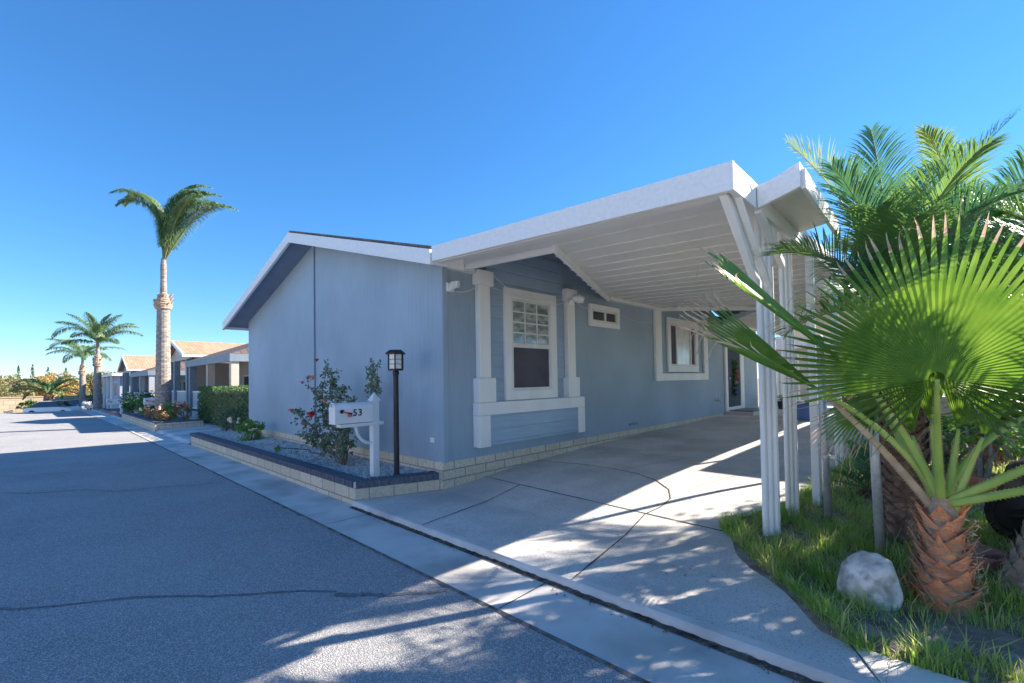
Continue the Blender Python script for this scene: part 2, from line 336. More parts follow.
# ---- feather palm frond
def frond(o, az, el, L, droop, nl=34, ll=.4, lw=.028, curl=.5, vee=35, start=.14, twist=0, hang=.35, pw=None):
    """returns leaflets (v,f) and the rachis points: it leaves o at elevation el and bends down by droop (radians)"""
    o = Vector(o); pts = []; p = o.copy(); N = 14; e = el; a = az
    for i in range(N+1):
        pts.append(p.copy()); t = i/N
        dr = Vector((math.cos(e)*math.cos(a), math.cos(e)*math.sin(a), math.sin(e)))
        p = p+dr*(L/N); e -= droop/N*((.4+1.2*t) if pw is None else (pw+1)*t**pw); a += twist/N
    V = []; Fc = []
    for k in range(nl):
        t = start+(1-start)*(k+.5)/nl
        fi = t*N; i = min(int(fi), N-1); u = fi-i
        b = pts[i].lerp(pts[i+1], u); tg = (pts[i+1]-pts[i]).normalized()
        sd_ = tg.cross(Vector((0, 0, 1)))
        if sd_.length < .01: sd_ = Vector((1, 0, 0))
        sd_.normalize(); up = sd_.cross(tg)
        prof = math.sin(math.pi*min(1, (.18+.82*t)))**.6 if t > .5 else min(1, .55+t)
        for sgn in (-1, 1):
            fa = R(58-28*t+random.uniform(-5, 5)); va = R(vee+random.uniform(-14, 14))
            d = (tg*math.cos(fa)+(sd_*sgn*math.cos(va)+up*math.sin(va))*math.sin(fa)).normalized()
            ln = ll*max(.25, prof)*random.uniform(.85, 1.1); w_ = lw*random.uniform(.8, 1.2)
            wd = d.cross(up).normalized()
            q0 = b; q1 = b+d*ln*.5; d2 = (d+Vector((0, 0, -hang))).normalized(); q2 = q1+d2*ln*.3; d3 = (d2+Vector((0, 0, -hang*1.6))).normalized(); q3 = q2+d3*ln*.25
            o_ = len(V)
            V += [q0-wd*w_*.3, q0+wd*w_*.3, q1-wd*w_*.5, q1+wd*w_*.5, q2-wd*w_*.38, q2+wd*w_*.38, q3]
            Fc += [(o_, o_+1, o_+3, o_+2), (o_+2, o_+3, o_+5, o_+4), (o_+4, o_+5, o_+6)]
    return V, Fc, pts
def feather_crown(root, o, specs, m, rm, name='frond', merge_all=False, rr=.018, **kw):
    allm = MB(); ra = MB()
    for (az, el, L, dr) in specs:
        V, Fc, pts = frond(o, az, el, L, dr, **kw)
        mb = MB() if not merge_all else allm
        mb.add(V, Fc)
        rb = MB() if not merge_all else ra
        n = len(pts); rb.tube(pts, [rr*(1-.85*i/(n-1)) for i in range(n)], 5)
        if not merge_all:
            mm = m[random.randrange(len(m))] if isinstance(m, list) else m
            fo = raw(name, [tuple(p) for p in mb.v], mb.f, mm, root)
            rb.build('rachis', rm, fo)
    if merge_all:
        fo = raw('crown', [tuple(p) for p in allm.v], allm.f, m, root); ra.build('rachis', rm, fo)

# ================================================================== THE SETTING
gd = MB(); vs = []
for x in (-600, -57, -48, -25, 300):
    for y in (-300, 600): vs.append((x, y, gx(x)-.15))
gd.add(vs, [(2*i, 2*i+2, 2*i+3, 2*i+1) for i in range(4)])
struct('ground', gd, M['soil'])
rd = MB()
def strip(mb, xs, prof):   # prof: list of (y, z); follows the fall of the street
    n = len(prof); vs = []
    for x in xs:
        for y, z in prof: vs.append((x, y, z+gx(x)))
    mb.add(vs, [(i*n+j, i*n+j+1, (i+1)*n+j+1, (i+1)*n+j) for i in range(len(xs)-1) for j in range(n-1)])
strip(rd, [-64, -57, -48, -40, -25, -15, -5, 20], [(-9, -.075), (-6, -.04), (-2, -.025), (1.2, -.045), (2.16, -.058)])
struct('road', rd, M['asphalt'])
gt = MB(); strip(gt, [-64, -57, -48, -25, -19.5], [(2.155, -.065), (2.175, -.049), (2.45, -.054), (2.70, -.062), (2.752, -.060), (2.770, -.02), (2.80, -.004), (2.84, 0.0)])
strip(gt, [-19.5, -14.61], [(2.155, -.065), (2.175, -.049), (2.45, -.054), (2.70, -.06), (2.74, -.055), (2.80, -.02), (2.84, 0.0)])
strip(gt, [-14.609, -5.53], [(2.155, -.065), (2.175, -.049), (2.45, -.054), (2.70, -.062), (2.82, -.064)])
strip(gt, [-5.529, 20], [(2.155, -.065), (2.175, -.049), (2.45, -.054), (2.70, -.062), (2.752, -.060), (2.768, -.02), (2.785, -.006), (2.84, 0.0)])
struct('gutter', gt, M['concrete_gutter'])
# grime lying along the kerb foot: a ragged thin sheet
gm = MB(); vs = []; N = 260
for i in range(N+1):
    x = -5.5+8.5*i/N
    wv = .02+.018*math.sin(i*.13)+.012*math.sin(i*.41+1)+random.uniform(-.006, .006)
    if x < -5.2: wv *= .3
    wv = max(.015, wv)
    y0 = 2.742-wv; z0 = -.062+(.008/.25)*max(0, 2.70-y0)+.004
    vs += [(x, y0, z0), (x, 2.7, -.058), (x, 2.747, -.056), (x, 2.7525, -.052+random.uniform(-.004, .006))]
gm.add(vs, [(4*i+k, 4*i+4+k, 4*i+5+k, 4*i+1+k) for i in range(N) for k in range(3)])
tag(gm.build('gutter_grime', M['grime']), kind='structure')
# driveway slab: kerb top, rises to the back; right edge curves out to the grass
def edge_x(y): return float(np.interp(y, [2.84, 3.1, 3.55, 4.0, 4.32, 4.52, 4.75, 5.2, 8, 11, 14, 40], [-.30, -.44, -.77, -1.17, -1.44, -1.62, -1.68, -1.30, -1.16, -1.1, -1.0, -1.0]))
def gd_z(y): return g(y)
def slab(mb, ys, xl, xr):
    vs = []; K = 24
    for y in ys:
        for k in range(K+1):
            x = xl(y)+(xr(y)-xl(y))*k/K; vs.append((x, y, gd_z(y)))
    mb.add(vs, [(i*(K+1)+j, i*(K+1)+j+1, (i+1)*(K+1)+j+1, (i+1)*(K+1)+j) for i in range(len(ys)-1) for j in range(K)])
dv = MB(); ys = [2.84+.08*i for i in range(30)]+[5.3+.4*i for i in range(30)]+[17.5, 19, 22, 27]
slab(dv, ys, lambda y: -5.55 if y < 3.88 else -5.14, edge_x)
struct('driveway', dv, M['concrete'])
# joints in the slab: narrow dark strips of dirt, 4 mm above
jt = MB()
def joint(pts, wd=.012, dz=.004):
    P = [Vector((x, y, gd_z(y)+dz)) for x, y in pts]
    vs = []
    for i, p in enumerate(P):
        t = (P[min(i+1, len(P)-1)]-P[max(i-1, 0)]); a = Vector((-t.y, t.x, 0)).normalized()*wd*random.uniform(.35, .75)
        vs += [p-a, p+a]
    jt.add(vs, [(2*i, 2*i+2, 2*i+3, 2*i+1) for i in range(len(P)-1)])
def lerpn(a, b, n=14): return [(a[0]+(b[0]-a[0])*i/n, a[1]+(b[1]-a[1])*i/n) for i in range(n+1)]
joint(lerpn((-5.12, 4.65), (-1.62, 4.48), 30), .018)            # cross joint
joint(lerpn((-4.05, 2.80), (-4.35, 4.60)))
joint(lerpn((-2.11, 2.80), (-2.42, 4.5), 30), .012)
joint([(-2.42, 4.5), (-2.38, 4.8), (-2.42, 5.1), (-2.58, 5.4), (-2.9, 5.7), (-3.3, 5.9), (-3.8, 6.0), (-4.3, 5.98), (-4.7, 5.9), (-5.1, 5.8)], .016)
joint([(-2.6, 5.42), (-2.35, 5.75), (-2.2, 6.4), (-1.9, 7.0)], .008)
joint(lerpn((-4.9, 6.8), (-3.0, 7.4), 20), .007); joint(lerpn((-3.6, 6.0), (-3.2, 7.2), 10), .006)
joint(lerpn((-5.1, 9.2), (-1.2, 9.2), 20), .010)
tag(jt.build('driveway_joint', M['joint']), kind='structure')
gj = MB()
for x in (-14.2, -11.2, -8.1, -5.0, -2.27, .4):
    gj.add([(x-.005, 2.178, -.045), (x+.005, 2.178, -.045), (x-.02, 2.45, -.050), (x-.010, 2.45, -.050), (x-.04, 2.70, -.058), (x-.030, 2.70, -.058)], [(0, 1, 3, 2), (2, 3, 5, 4)])
tag(gj.build('gutter_joint', M['joint']), kind='structure')
# seam between asphalt and gutter, patchy tar
tr = MB(); vs = []; N = 300
for i in range(N+1):
    x = -24+27*i/N; a = .003+random.random()*.008+(.02 if random.random() < .06 else 0)
    vs += [(x, 2.157-a, -.053), (x, 2.17, -.046)]
tr.add(vs, [(2*i, 2*i+2, 2*i+3, 2*i+1) for i in range(N)])
tag(tr.build('road_edge_tar', M['edge_tar']), kind='structure')
# crack-filler lines in the asphalt
ck = MB()
def crack(p, q, wob, wd):
    n = 40; vs = []; ph = random.random()*6
    for i in range(n+1):
        t = i/n; x = p[0]+(q[0]-p[0])*t; y = p[1]+(q[1]-p[1])*t
        d = Vector((q[0]-p[0], q[1]-p[1])).normalized(); nn = Vector((-d.y, d.x))
        o_ = wob*math.sin(t*5+ph)+wob*.4*math.sin(t*17+ph)+random.uniform(-.006, .006)
        c = Vector((x, y))+nn*o_; ww = wd*random.uniform(.4, 1.2)
        for s in (-1, 1):
            c2 = c+nn*ww*s; z = float(np.interp(c2.y, [-9, -6, -2, 1.2, 2.16], [-.075, -.04, -.025, -.045, -.058]))+.004
            vs.append((c2.x, c2.y, z))
    ck.add(vs, [(2*i, 2*i+2, 2*i+3, 2*i+1) for i in range(n)])
crack((-2.75, 2.1), (-3.3, 1.5), .02, .03); crack((-3.3, 1.5), (-5.6, -.9), .07, .014)
crack((-8.5, 2.1), (-9.8, -.5), .2, .014); crack((-9.8, -.5), (-9.0, -3.5), .2, .012); crack((-11.5, 2.1), (-12.2, -3), .25, .013)
tag(ck.build('road_crack', M['crack']), kind='structure')
# kerb strip to the right of the driveway
kb = MB(); strip(kb, [-.285, 1, 4, 20], [(2.768, -.024), (2.785, -.004), (2.84, .012), (2.97, .02), (3.10, .02)])
kb.add([(-.286, 2.84, .0105), (-.286, 3.10, .0185), (-.46, 3.14, .012), (-.30, 2.84, .004)], [(0, 1, 2, 3)])
struct('kerb', kb, M['concrete_gutter'])
# yard
yd = MB(); ys = [2.86, 2.95]+[3.0+.1*i for i in range(30)]+[6+.5*i for i in range(60)]; K = 40; vs = []
for y in ys:
    xl = edge_x(y)-.2
    for k in range(K+1):
        x = xl+(9-xl)*(k/K)**1.7; nz = .03*math.sin(x*5+y*3)*math.sin(y*4.1-x) if k > 1 else 0
        vs.append((x, y, g(y)-.03+(.05*min(1, k/5) if y > 3.1 else .0)+nz*.6))
yd.add(vs, [(i*(K+1)+j, i*(K+1)+j+1, (i+1)*(K+1)+j+1, (i+1)*(K+1)+j) for i in range(len(ys)-1) for j in range(K)])
struct('yard', yd, M['dirt'])
# concrete aprons further along the street
ap = MB(); strip(ap, [-64, -57, -48, -25, -20.6], [(2.80, -.03), (2.84, -.008), (4.5, .03), (9, .1), (24, .12)])
struct('sidewalk', ap, M['concrete_gutter'])
ap = MB(); strip(ap, [-20.6, -13.4], [(2.80, -.03), (2.84, 0), (4.5, .05), (9, .12), (24, .16)])
struct('neighbour_driveway', ap, M['concrete_gutter'])
hl = MB(); vs = []; 
for i in range(41):
    a = i/40; y = -160+330*a
    for k in range(8):
        x = -120-k*22; h = (4.6+1.2*math.sin(a*5+.6)+.7*math.sin(a*17)+.4*math.sin(a*43))*math.sin(math.pi*min(1, k/5)/2)-1.2
        vs.append((x, y, h))
hl.add(vs, [(i*8+j, (i+1)*8+j, (i+1)*8+j+1, i*8+j+1) for i in range(40) for j in range(7)])
struct('hill', hl, M['hill'], smooth=True)

# ================================================================== BLUE HOUSE
X1, X0, XM = -5.12, -13.62, -9.37; Y0, Y1 = 3.88, 17.9; ZB = .375; ZE = 3.16; ZP = 4.36
H = thing('blue_house', (X1, Y0, 0), 'nearest house, blue-grey with white trim and cream block skirting', 'house')
sk = MB()
sk.box((X0+.02, Y0-.005, -.1), (X1, Y0+.13, ZB)); sk.box((X1-.13, Y0+.002, -.1), (X1+.004, Y1, ZB-.001)); sk.box((X0+.02, Y0+.14, -.1), (X0+.15, Y1, ZB))
sk.build('skirting', M['cream_block'], H)
fw = MB(); fw.extr([(X0, Y0+.02, ZB), (X1, Y0+.02, ZB), (X1, Y0+.02, ZE), (XM, Y0+.02, ZP), (X0, Y0+.02, ZE)], (0, .1, 0))
fw.build('front_wall', M['blue_v'], H)
bt = MB(); bt.box((XM-.0, Y0-.004, ZB), (XM+.035, Y0+.02, ZP-.02)); bt.build('wall_seam', M['blue_soffit'], H)
# side wall with both reverse gables; openings are faced with frames standing proud
G1 = (4.42, 6.27, 8.1, 4.02); G2 = (10.2, 12.3, 14.6, 3.9)
sw = MB(); sw.extr([(X1, Y0+.121, ZB), (X1, Y1, ZB), (X1, Y1, ZE), (X1, G2[2], ZE), (X1, G2[1], G2[3]), (X1, G2[0], ZE), (X1, G1[2], ZE), (X1, G1[1], G1[3]), (X1, G1[0], ZE), (X1, Y0+.121, ZE)], (-.1, 0, 0))
sw.build('side_wall', M['blue_v'], H)
# corner board
cb = MB(); cb.box((X1+.001, Y0+.012, ZB-.003), (X1+.02, Y0+.1, ZE)); cb.build('corner_board', M['blue_v'], H)
lw = MB(); lw.box((X0, Y0+.121, ZB), (X0+.1, Y1, ZE)); lw.build('far_wall', M['blue_v'], H)
bw = MB(); bw.extr([(X0+.101, Y1-.1, ZB), (X1-.101, Y1-.1, ZB), (X1-.101, Y1-.1, ZE), (XM, Y1-.1, ZP-.03), (X0+.101, Y1-.1, ZE)], (0, .1, 0)); bw.build('rear_wall', M['blue_v'], H)
# roof: shingle sheets over boards; front rake overhang .46, eaves .45
YF = 3.42; sl = (ZP-ZE)/(XM-X0); OV = .42
def zr(x): return ZP-abs(x-XM)*sl
rf = MB()
rf.hexa([(X1-.02, YF, zr(X1-.02)+.13), (X1+OV, YF, zr(X1+OV)+.13), (X1+OV, 3.95, zr(X1+OV)+.13), (X1-.02, 3.95, zr(X1-.02)+.13),
         (X1-.02, YF, zr(X1-.02)+.165), (X1+OV, YF, zr(X1+OV)+.165), (X1+OV, 3.95, zr(X1+OV)+.165), (X1-.02, 3.95, zr(X1-.02)+.165)])
for s in (-1, 1):
    xe = XM-(X1-XM+OV) if s < 0 else X1-.02
    rf.hexa([(XM, YF, zr(XM)+.13), (xe, YF, zr(xe)+.13), (xe, Y1+.3, zr(xe)+.13), (XM, Y1+.3, zr(XM)+.13),
             (XM, YF, zr(XM)+.165), (xe, YF, zr(xe)+.165), (xe, Y1+.3, zr(xe)+.165), (XM, Y1+.3, zr(XM)+.165)])
roof = rf.build('roof', M['shingle_dark'], H)
so = MB()
for s in (-1, 1):
    xe = XM-(X1-XM+OV-.03) if s < 0 else X1-.022
    so.hexa([(XM, YF+.03, zr(XM)+.0), (xe, YF+.03, zr(xe)+.0), (xe, Y1+.25, zr(xe)), (XM, Y1+.25, zr(XM)),
             (XM, YF+.03, zr(XM)+.125), (xe, YF+.03, zr(xe)+.125), (xe, Y1+.25, zr(xe)+.125), (XM, Y1+.25, zr(XM)+.125)])
so.hexa([(X1-.021, YF+.03, zr(X1)), (X1+OV-.03, YF+.03, zr(X1+OV-.03)), (X1+OV-.03, 3.86, zr(X1+OV-.03)), (X1-.021, 3.86, zr(X1)),
         (X1-.021, YF+.03, zr(X1)+.125), (X1+OV-.03, YF+.03, zr(X1+OV-.03)+.125), (X1+OV-.03, 3.86, zr(X1+OV-.03)+.125), (X1-.021, 3.86, zr(X1)+.125)])
so.build('soffit', M['blue_soffit'], roof)
rk = MB()
for s in (-1, 1):
    xe = XM+s*(X1-XM+OV+.01)
    rk.hexa([(XM, YF-.03, zr(XM)-.075), (xe, YF-.03, zr(xe)-.075), (xe, YF+.02, zr(xe)-.075), (XM, YF+.02, zr(XM)-.075),
             (XM, YF-.03, zr(XM)+.12), (xe, YF-.03, zr(xe)+.12), (xe, YF+.02, zr(xe)+.12), (XM, YF+.02, zr(XM)+.12)])
rk.build('rake_board', M['fascia'], roof)
ev = MB()
for s in (-1, 1):
    xe = XM+s*(X1-XM+OV)
    ev = MB(); ev.box((min(xe-.03*s, xe), YF+.022, zr(xe)-.06), (max(xe-.03*s, xe), Y1+.3 if s < 0 else 3.95, zr(xe)+.12))
    ev.build('eave_board', M['fascia'], roof)
# reverse gable roofs, closed down to the carport ceiling
def ceil_z(x): return 3.17-.05*(x-X1)
T1 = (-3.36, 4.24); T2 = (-3.1, 11.3)
for G, T in ((G1, T1), (G2, T2)):
    q = MB(); A = (X1-.02, G[0]-.3, ZE+.03); B = (X1-.02, G[2]+.45, ZE+.03); P = (X1-.02, G[1], G[3]+.02); Tt = (T[0]+.45, T[1]-.05, ceil_z(T[0])+.02); Q = (XM+1.5, G[1], G[3]+.02)
    up = lambda p: (p[0], p[1], p[2]+.05)
    for tri in ((A, Tt, P), (Tt, B, P)): q.add(list(tri)+[up(p) for p in tri], [(0, 2, 1), (3, 4, 5), (0, 1, 4, 3), (1, 2, 5, 4), (2, 0, 3, 5)])
    go = q.build('gable_roof', M['blue_soffit'], H)
    q = MB()
    for e in (A, B):
        e2 = (X1-.3, e[1], ZE+.02)
        q.add([up(e2), up(P), up(Q), (Q[0], e[1], ZE+.08)], [(0, 1, 2, 3)])
    q.build('shingle_cap', M['shingle_dark'], go)
# ---- bay of window one: lap siding panel, pillars, sill box
bp_ = MB(); bp_.box((X1+.001, 4.72, 1.17), (X1+.022, 6.62, 3.6)); bp_.build('lap_panel', M['blue_h'], H)
def pillar(y, wd, z0, zt, cap=True):
    mb = MB(); x = X1+.002
    mb.box((x, y-wd/2, z0+.36), (x+.10, y+wd/2, zt)); mb.box((x, y-wd/2-.06, z0), (x+.14, y+wd/2+.06, z0+.36))
    if cap: mb.box((x, y-wd/2-.05, zt-.22), (x+.13, y+wd/2+.05, zt))
    return mb.build('pillar', M['trim'], H, bevel=.006)
pillar(4.62, .22, 1.175, 3.14); pillar(6.76, .22, 1.175, 3.14)
sb = MB(); xo = X1+.15
sb.box((X1+.002, 4.44, .985), (xo, 7.06, 1.172)); sb.box((X1+.002, 4.44, .52), (xo, 4.66, .983)); sb.box((X1+.002, 6.86, .52), (xo, 7.06, .983))
sb.build('sill_box', M['trim'], H, bevel=.006)
si = MB(); si.box((X1+.002, 4.66, .53), (X1+.13, 6.86, .983)); si.build('sill_box_siding', M['blue_h'], H)
def window(y0, y1, z0, z1, tr=.12, rail=None, grid=None, vert=(), glass_lo='glass_dark', glass_hi='glass_dark', x=X1+.023):
    fr = MB()
    fr.box((x, y0, z1-tr), (x+.05, y1, z1)); fr.box((x, y0, z0), (x+.05, y1, z0+tr)); fr.box((x, y0, z0+tr), (x+.049, y0+tr, z1-tr)); fr.box((x, y1-tr, z0+tr), (x+.049, y1, z1-tr))
    wdw = fr.build('window', M['trim'], H, bevel=.004)
    a0, a1, b0, b1 = y0+tr, y1-tr, z0+tr, z1-tr
    sa = MB(); t = .045
    sa.box((x+.002, a0, b0), (x+.035, a0+t, b1)); sa.box((x+.002, a1-t, b0), (x+.035, a1, b1)); sa.box((x+.002, a0+t, b1-t), (x+.034, a1-t, b1)); sa.box((x+.002, a0+t, b0), (x+.034, a1-t, b0+t))
    if rail: sa.box((x+.002, a0+t, rail-.035), (x+.034, a1-t, rail+.035))
    for yy in vert: sa.box((x+.002, yy-.03, b0+t), (x+.033, yy+.03, b1-t))
    sa.build('sash', M['alu'], wdw)
    lo_top = (rail-.035) if rail else b1-t
    p = MB(); p.box((x-.012, a0+t, b0+t), (x+.012, a1-t, lo_top)); p.build('pane', M[glass_lo], wdw)
    if rail:
        p = MB(); p.box((x-.012, a0+t, rail+.035), (x+.010, a1-t, b1-t)); p.build('pane', M[glass_hi], wdw)
        if grid:
            mg = MB(); nx, nz = grid; z_a, z_b = rail+.035, b1-t
            for i in range(1, nx): yy = a0+t+(a1-a0-2*t)*i/nx; mg.box((x+.0105, yy-.011, z_a), (x+.024, yy+.011, z_b))
            for i in range(1, nz): zz = z_a+(z_b-z_a)*i/nz; mg.box((x+.0102, a0+t, zz-.011), (x+.0225, a1-t, zz+.011))
            mg.build('muntin', M['alu'], wdw)
    return wdw
window(5.07, 6.36, 1.18, 2.97, .15, rail=2.06, grid=(3, 4), glass_lo='screen', glass_hi='blind')
window(7.42, 8.53, 2.53, 2.97, .09, vert=(8.0,), x=X1+.003)
window(10.77, 12.60, 1.64, 3.0, .15, vert=(11.3, 12.15), glass_lo='blind_pale', x=X1+.003)
for a, b in ((10.98, 11.26), (12.19, 12.39)):
    sc = MB(); sc.box((X1+.0155, a, 1.84), (X1+.02, b, 2.8)); sc.build('window_screen', M['screen'], H)
# frame around window two rising to its gable
f2 = MB(); x = X1+.003
f2.box((x, 10.1, 1.42), (x+.06, 13.26, 1.60)); f2.box((x, 10.1, 1.601), (x+.061, 10.42, 3.14)); f2.box((x, 12.98, 1.601), (x+.061, 13.26, 3.3))
f2.build('window_surround', M['trim'], H, bevel=.005)
# eave trim on the side wall
for a, b, zz, hh in ((Y0+.1, G1[0]+.02, ZE-.03, .10), (G1[2], G2[0], ZE-.01, .09), (G2[2], Y1, ZE-.01, .09)):
    et = MB(); et.bar((X1+.05, a, zz), (X1+.05, b, zz), .1, hh); et.build('eave_trim', M['trim'], H)
# door
df = MB(); x = X1+.003
df.box((x, 14.62, .38), (x+.06, 14.80, 2.72)); df.box((x, 15.95, .38), (x+.06, 16.3, 2.72)); df.box((x, 14.801, 2.55), (x+.059, 15.949, 2.72)); df.box((x, 14.801, .42), (x+.055, 15.949, .55))
door = df.build('door', M['trim'], H, bevel=.004)
dl = MB(); dl.box((x-.02, 14.8, .55), (x+.03, 15.95, 2.55)); dl.build('door_leaf', M['door_blue'], door)
dh = MB(); dh.ball((x+.06, 14.92, 1.45), .035, 0, 2); dh.bar((x+.03, 14.92, 1.45), (x+.06, 14.92, 1.45), .02, .02); dh.build('handle', M['galv'], door, smooth=True)
# small fittings
ob = MB(); ob.box((-5.42, Y0+.002, .63), (-5.33, Y0+.03, .70)); ob.build('outlet_cover', M['trim'], H, bevel=.004)
vt = MB(); vt.box((X1+.002, 8.9, .47), (X1+.02, 9.25, .52)); vt.build('underfloor_vent', M['blue_soffit'], H)
hb = MB(); hb.tube([(X1, 13.9, .80), (X1+.12, 13.9, .80), (X1+.15, 13.9, .74)], .018, 8); hb.tube([(X1+.09, 13.9, .80), (X1+.09, 13.9, .87)], .012, 6); hb.tube([(X1+.09, 13.86, .875), (X1+.09, 13.94, .875)], .02, 8)
hb.build('hose_tap', M['galv'], H)
def floodlight(y, z, n):
    mb = MB(); mb.box((X1+.003, y-.06, z-.06), (X1+.05, y+.06, z+.06))
    for k in range(n):
        a = Vector((X1+.05, y, z+(.05 if k else -.02))); b = a+Vector((.10, -.03+.09*k, .03-.05*k)); mb.tube([a, a.lerp(b, .5), b], [.03, .045, .055], 10)
    return mb.build('security_light', M['trim'], H, bevel=.003)
floodlight(4.02, 2.82, 2)
mb = MB(); mb.bar((X1+.105, 6.76, 3.12), (X1+.105, 6.76, 2.86), .18, .02, up=(1, 0, 0))
mb.tube([(X1+.12, 6.78, 2.98), (X1+.20, 6.86, 2.97), (X1+.27, 6.92, 2.94)], [.045, .085, .06], 12); mb.tube([(X1+.12, 6.70, 2.90), (X1+.18, 6.66, 2.87)], [.03, .05], 10)
mb.build('security_light', M['trim'], H)
def cable(a, b, sag, r=.005):
    cbm = MB(); a = Vector(a); b = Vector(b); cbm.tube([a.lerp(b, i/14)+Vector((0, 0, -sag*4*(i/14)*(1-i/14))) for i in range(15)], r, 5); cbm.build('light_cable', M['alu'], H)
cable((X1+.03, 4.05, 2.78), (X1+.14, 4.55, 2.95), .07); cable((X1+.14, 4.70, 3.13), (X1+.14, 6.7, 2.95), .28); cable((X1+.13, 4.72, 2.90), (X1+.14, 6.7, 2.96), .09)
cable((X1+.12, 6.84, 2.93), (X1+.06, 7.42, 2.85), .03); cable((X1+.03, 8.53, 2.86), (X1+.03, 10.1, 2.82), .08, .003)
# doorstep: thing resting on the drive
ds = thing('doorstep', (-4.75, 15.9, .34), 'low pale concrete doorstep slab with dark mat below the side door', 'doorstep')
q = MB(); q.box((-5.1, 14.6, .30), (-4.3, 17.2, .44)); q.build('slab', M['mortar'], ds, bevel=.015)
q = MB(); q.box((-5.05, 14.75, .4415), (-4.36, 16.2, .462)); q.build('mat', M['tarp'], ds, bevel=.005)
# flower wreath hanging on the door
wr = thing('door_wreath', (X1+.06, 15.4, 1.5), 'wreath of dark leaves with red and blue flowers hanging on the dark side door', 'wreath')
c = []
for k in range(260):
    t = random.random(); c.append((X1+.07+random.uniform(-.02, .05), 15.38+random.gauss(0, .10), .9+1.1*t))
v, f = leafcloud(c, .11); raw('foliage', v, f, M['leaf_dark'], wr)
for k, mm in ((0, 'flower_red'), (1, 'flower_red'), (2, 'flower_pink'), (3, 'blue_plastic'), (4, 'blue_plastic')):
    q = MB(); q.ball((X1+.11, 15.36+random.uniform(-.08, .08), 1.65-.17*k), .06, .25, 2); q.build('flower', M[mm], wr)

# ================================================================== CARPORT
CP = thing('carport', (-1.25, 4.6, 0), 'white carport roof over the driveway, with deep fascia and ribbed ceiling', 'carport')
YC0, YC1, XR = 3.42, 23.2, -1.09; XLc = -4.68
rb = MB(); y = YC0+.06; k = 0
def notch_x(y):
    xs = XLc-.0 if y < G1[0]-.2 else X1+.02
    for G, T in ((G1, T1), (G2, T2)):
        if G[0]-.2 < y < G[2]:
            t = np.interp(y, [G[0]-.2, T[1], G[2]], [X1, T[0], X1]); xs = max(xs, float(t))
    return xs
# G1 near edge runs almost along x at y~4.3
def nx1(y):
    if y < 4.26: return XLc if y < 3.9 else X1+.02
    if y < G1[2]: return float(np.interp(y, [4.26, G1[2]], [T1[0], X1+.02]))
    if y < G2[0]: return X1+.02
    if y < T2[1]: return float(np.interp(y, [G2[0], T2[1]], [X1+.02, T2[0]]))
    if y < G2[2]: return float(np.interp(y, [T2[1], G2[2]], [T2[0], X1+.02]))
    return X1+.02
P0 = .40
while y < YC1-.05:
    y2 = min(y+P0, YC1); xa = nx1(y+.2 if y > 4.2 else y)-.07*(1 if y > 4 else 0); xb = XR-.03
    if y < 4.26 < y2: xa = T1[0] if y2 > 4.6 else X1+.02
    za, zb = ceil_z(xa), ceil_z(xb)
    # a pan: wide flat with a raised rib at its far side
    rb.hexa([(xa, y, za), (xb, y, zb), (xb, y2-.004, zb), (xa, y2-.004, za), (xa, y, za+.02), (xb, y, zb+.02), (xb, y2-.004, zb+.02), (xa, y2-.004, za+.02)])
    rb.hexa([(xa+.01, y2-.085, za+.0205), (xb, y2-.085, zb+.0205), (xb, y2+.02, zb+.0205), (xa+.01, y2+.02, za+.0205), (xa+.01, y2-.085, za+.05), (xb, y2-.085, zb+.05), (xb, y2+.02, zb+.05), (xa+.01, y2+.02, za+.05)])
    rb.hexa([(xa, y2-.0695, za-.014), (xb, y2-.0695, zb-.014), (xb, y2-.060, zb-.014), (xa, y2-.060, za-.014), (xa, y2-.0695, za+.001), (xb, y2-.0695, zb+.001), (xb, y2-.060, zb+.001), (xa, y2-.060, za+.001)])
    y = y2
rb.build('roof_panel', M['ceiling'], CP)
fa = MB()
zl, zr_ = 3.0, 2.82
fa.hexa([(-4.66, YC0-.02, zl), (XR, YC0-.02, zr_), (XR, YC0+.03, zr_), (-4.66, YC0+.03, zl), (-4.66, YC0-.02, zl+.19), (XR, YC0-.02, zr_+.21), (XR, YC0+.03, zr_+.21), (-4.66, YC0+.03, zl+.19)])
fa.build('front_fascia', M['fascia'], CP, bevel=.006)
fa = MB(); fa.box((XR-.05, YC0+.031, 2.822), (XR-.001, YC1, 3.028)); fa.build('side_fascia', M['fascia'], CP, bevel=.006)
be = MB(); be.bar((-4.62, YC0+.09, 3.035), (-1.16, YC0+.09, 2.87), .11, .09); be.build('front_beam', M['ceiling'], CP)
for a, b in (((X1+.05, G1[2]), T1), ((X1+.05, G2[0]), T2), (T2, (X1+.05, G2[2]))):
    tb = MB(); tb.bar((a[0], a[1], ceil_z(a[0])-.045), (b[0], b[1], ceil_z(b[0])-.045), .05, .085); tb.build('ceiling_trim', M['trim'], CP)
tb = MB(); tb.bar((X1+.12, 4.25, ceil_z(X1)-.04), (T1[0]+.02, T1[1]-.005, ceil_z(T1[0])-.04), .05, .08)
tb.build('ceiling_trim', M['trim'], CP)
def cpost(x, y, wds, zt, n=3):
    mb = MB(); z0 = g(y)-.03
    for k in range(n):
        o_ = (k-(n-1)/2)*wds/n
        dx, dy = o_*.78, o_*.62
        mb.tube([(x+dx, y+dy, z0), (x+dx+.004, y+dy, 1.4), (x+dx, y+dy, zt)], wds/n*.56, 10)
    mb.box((x-.05, y-.03, z0), (x+.05, y+.03, z0+.03))
    return mb.build('post', M['post_white'], CP, smooth=False)
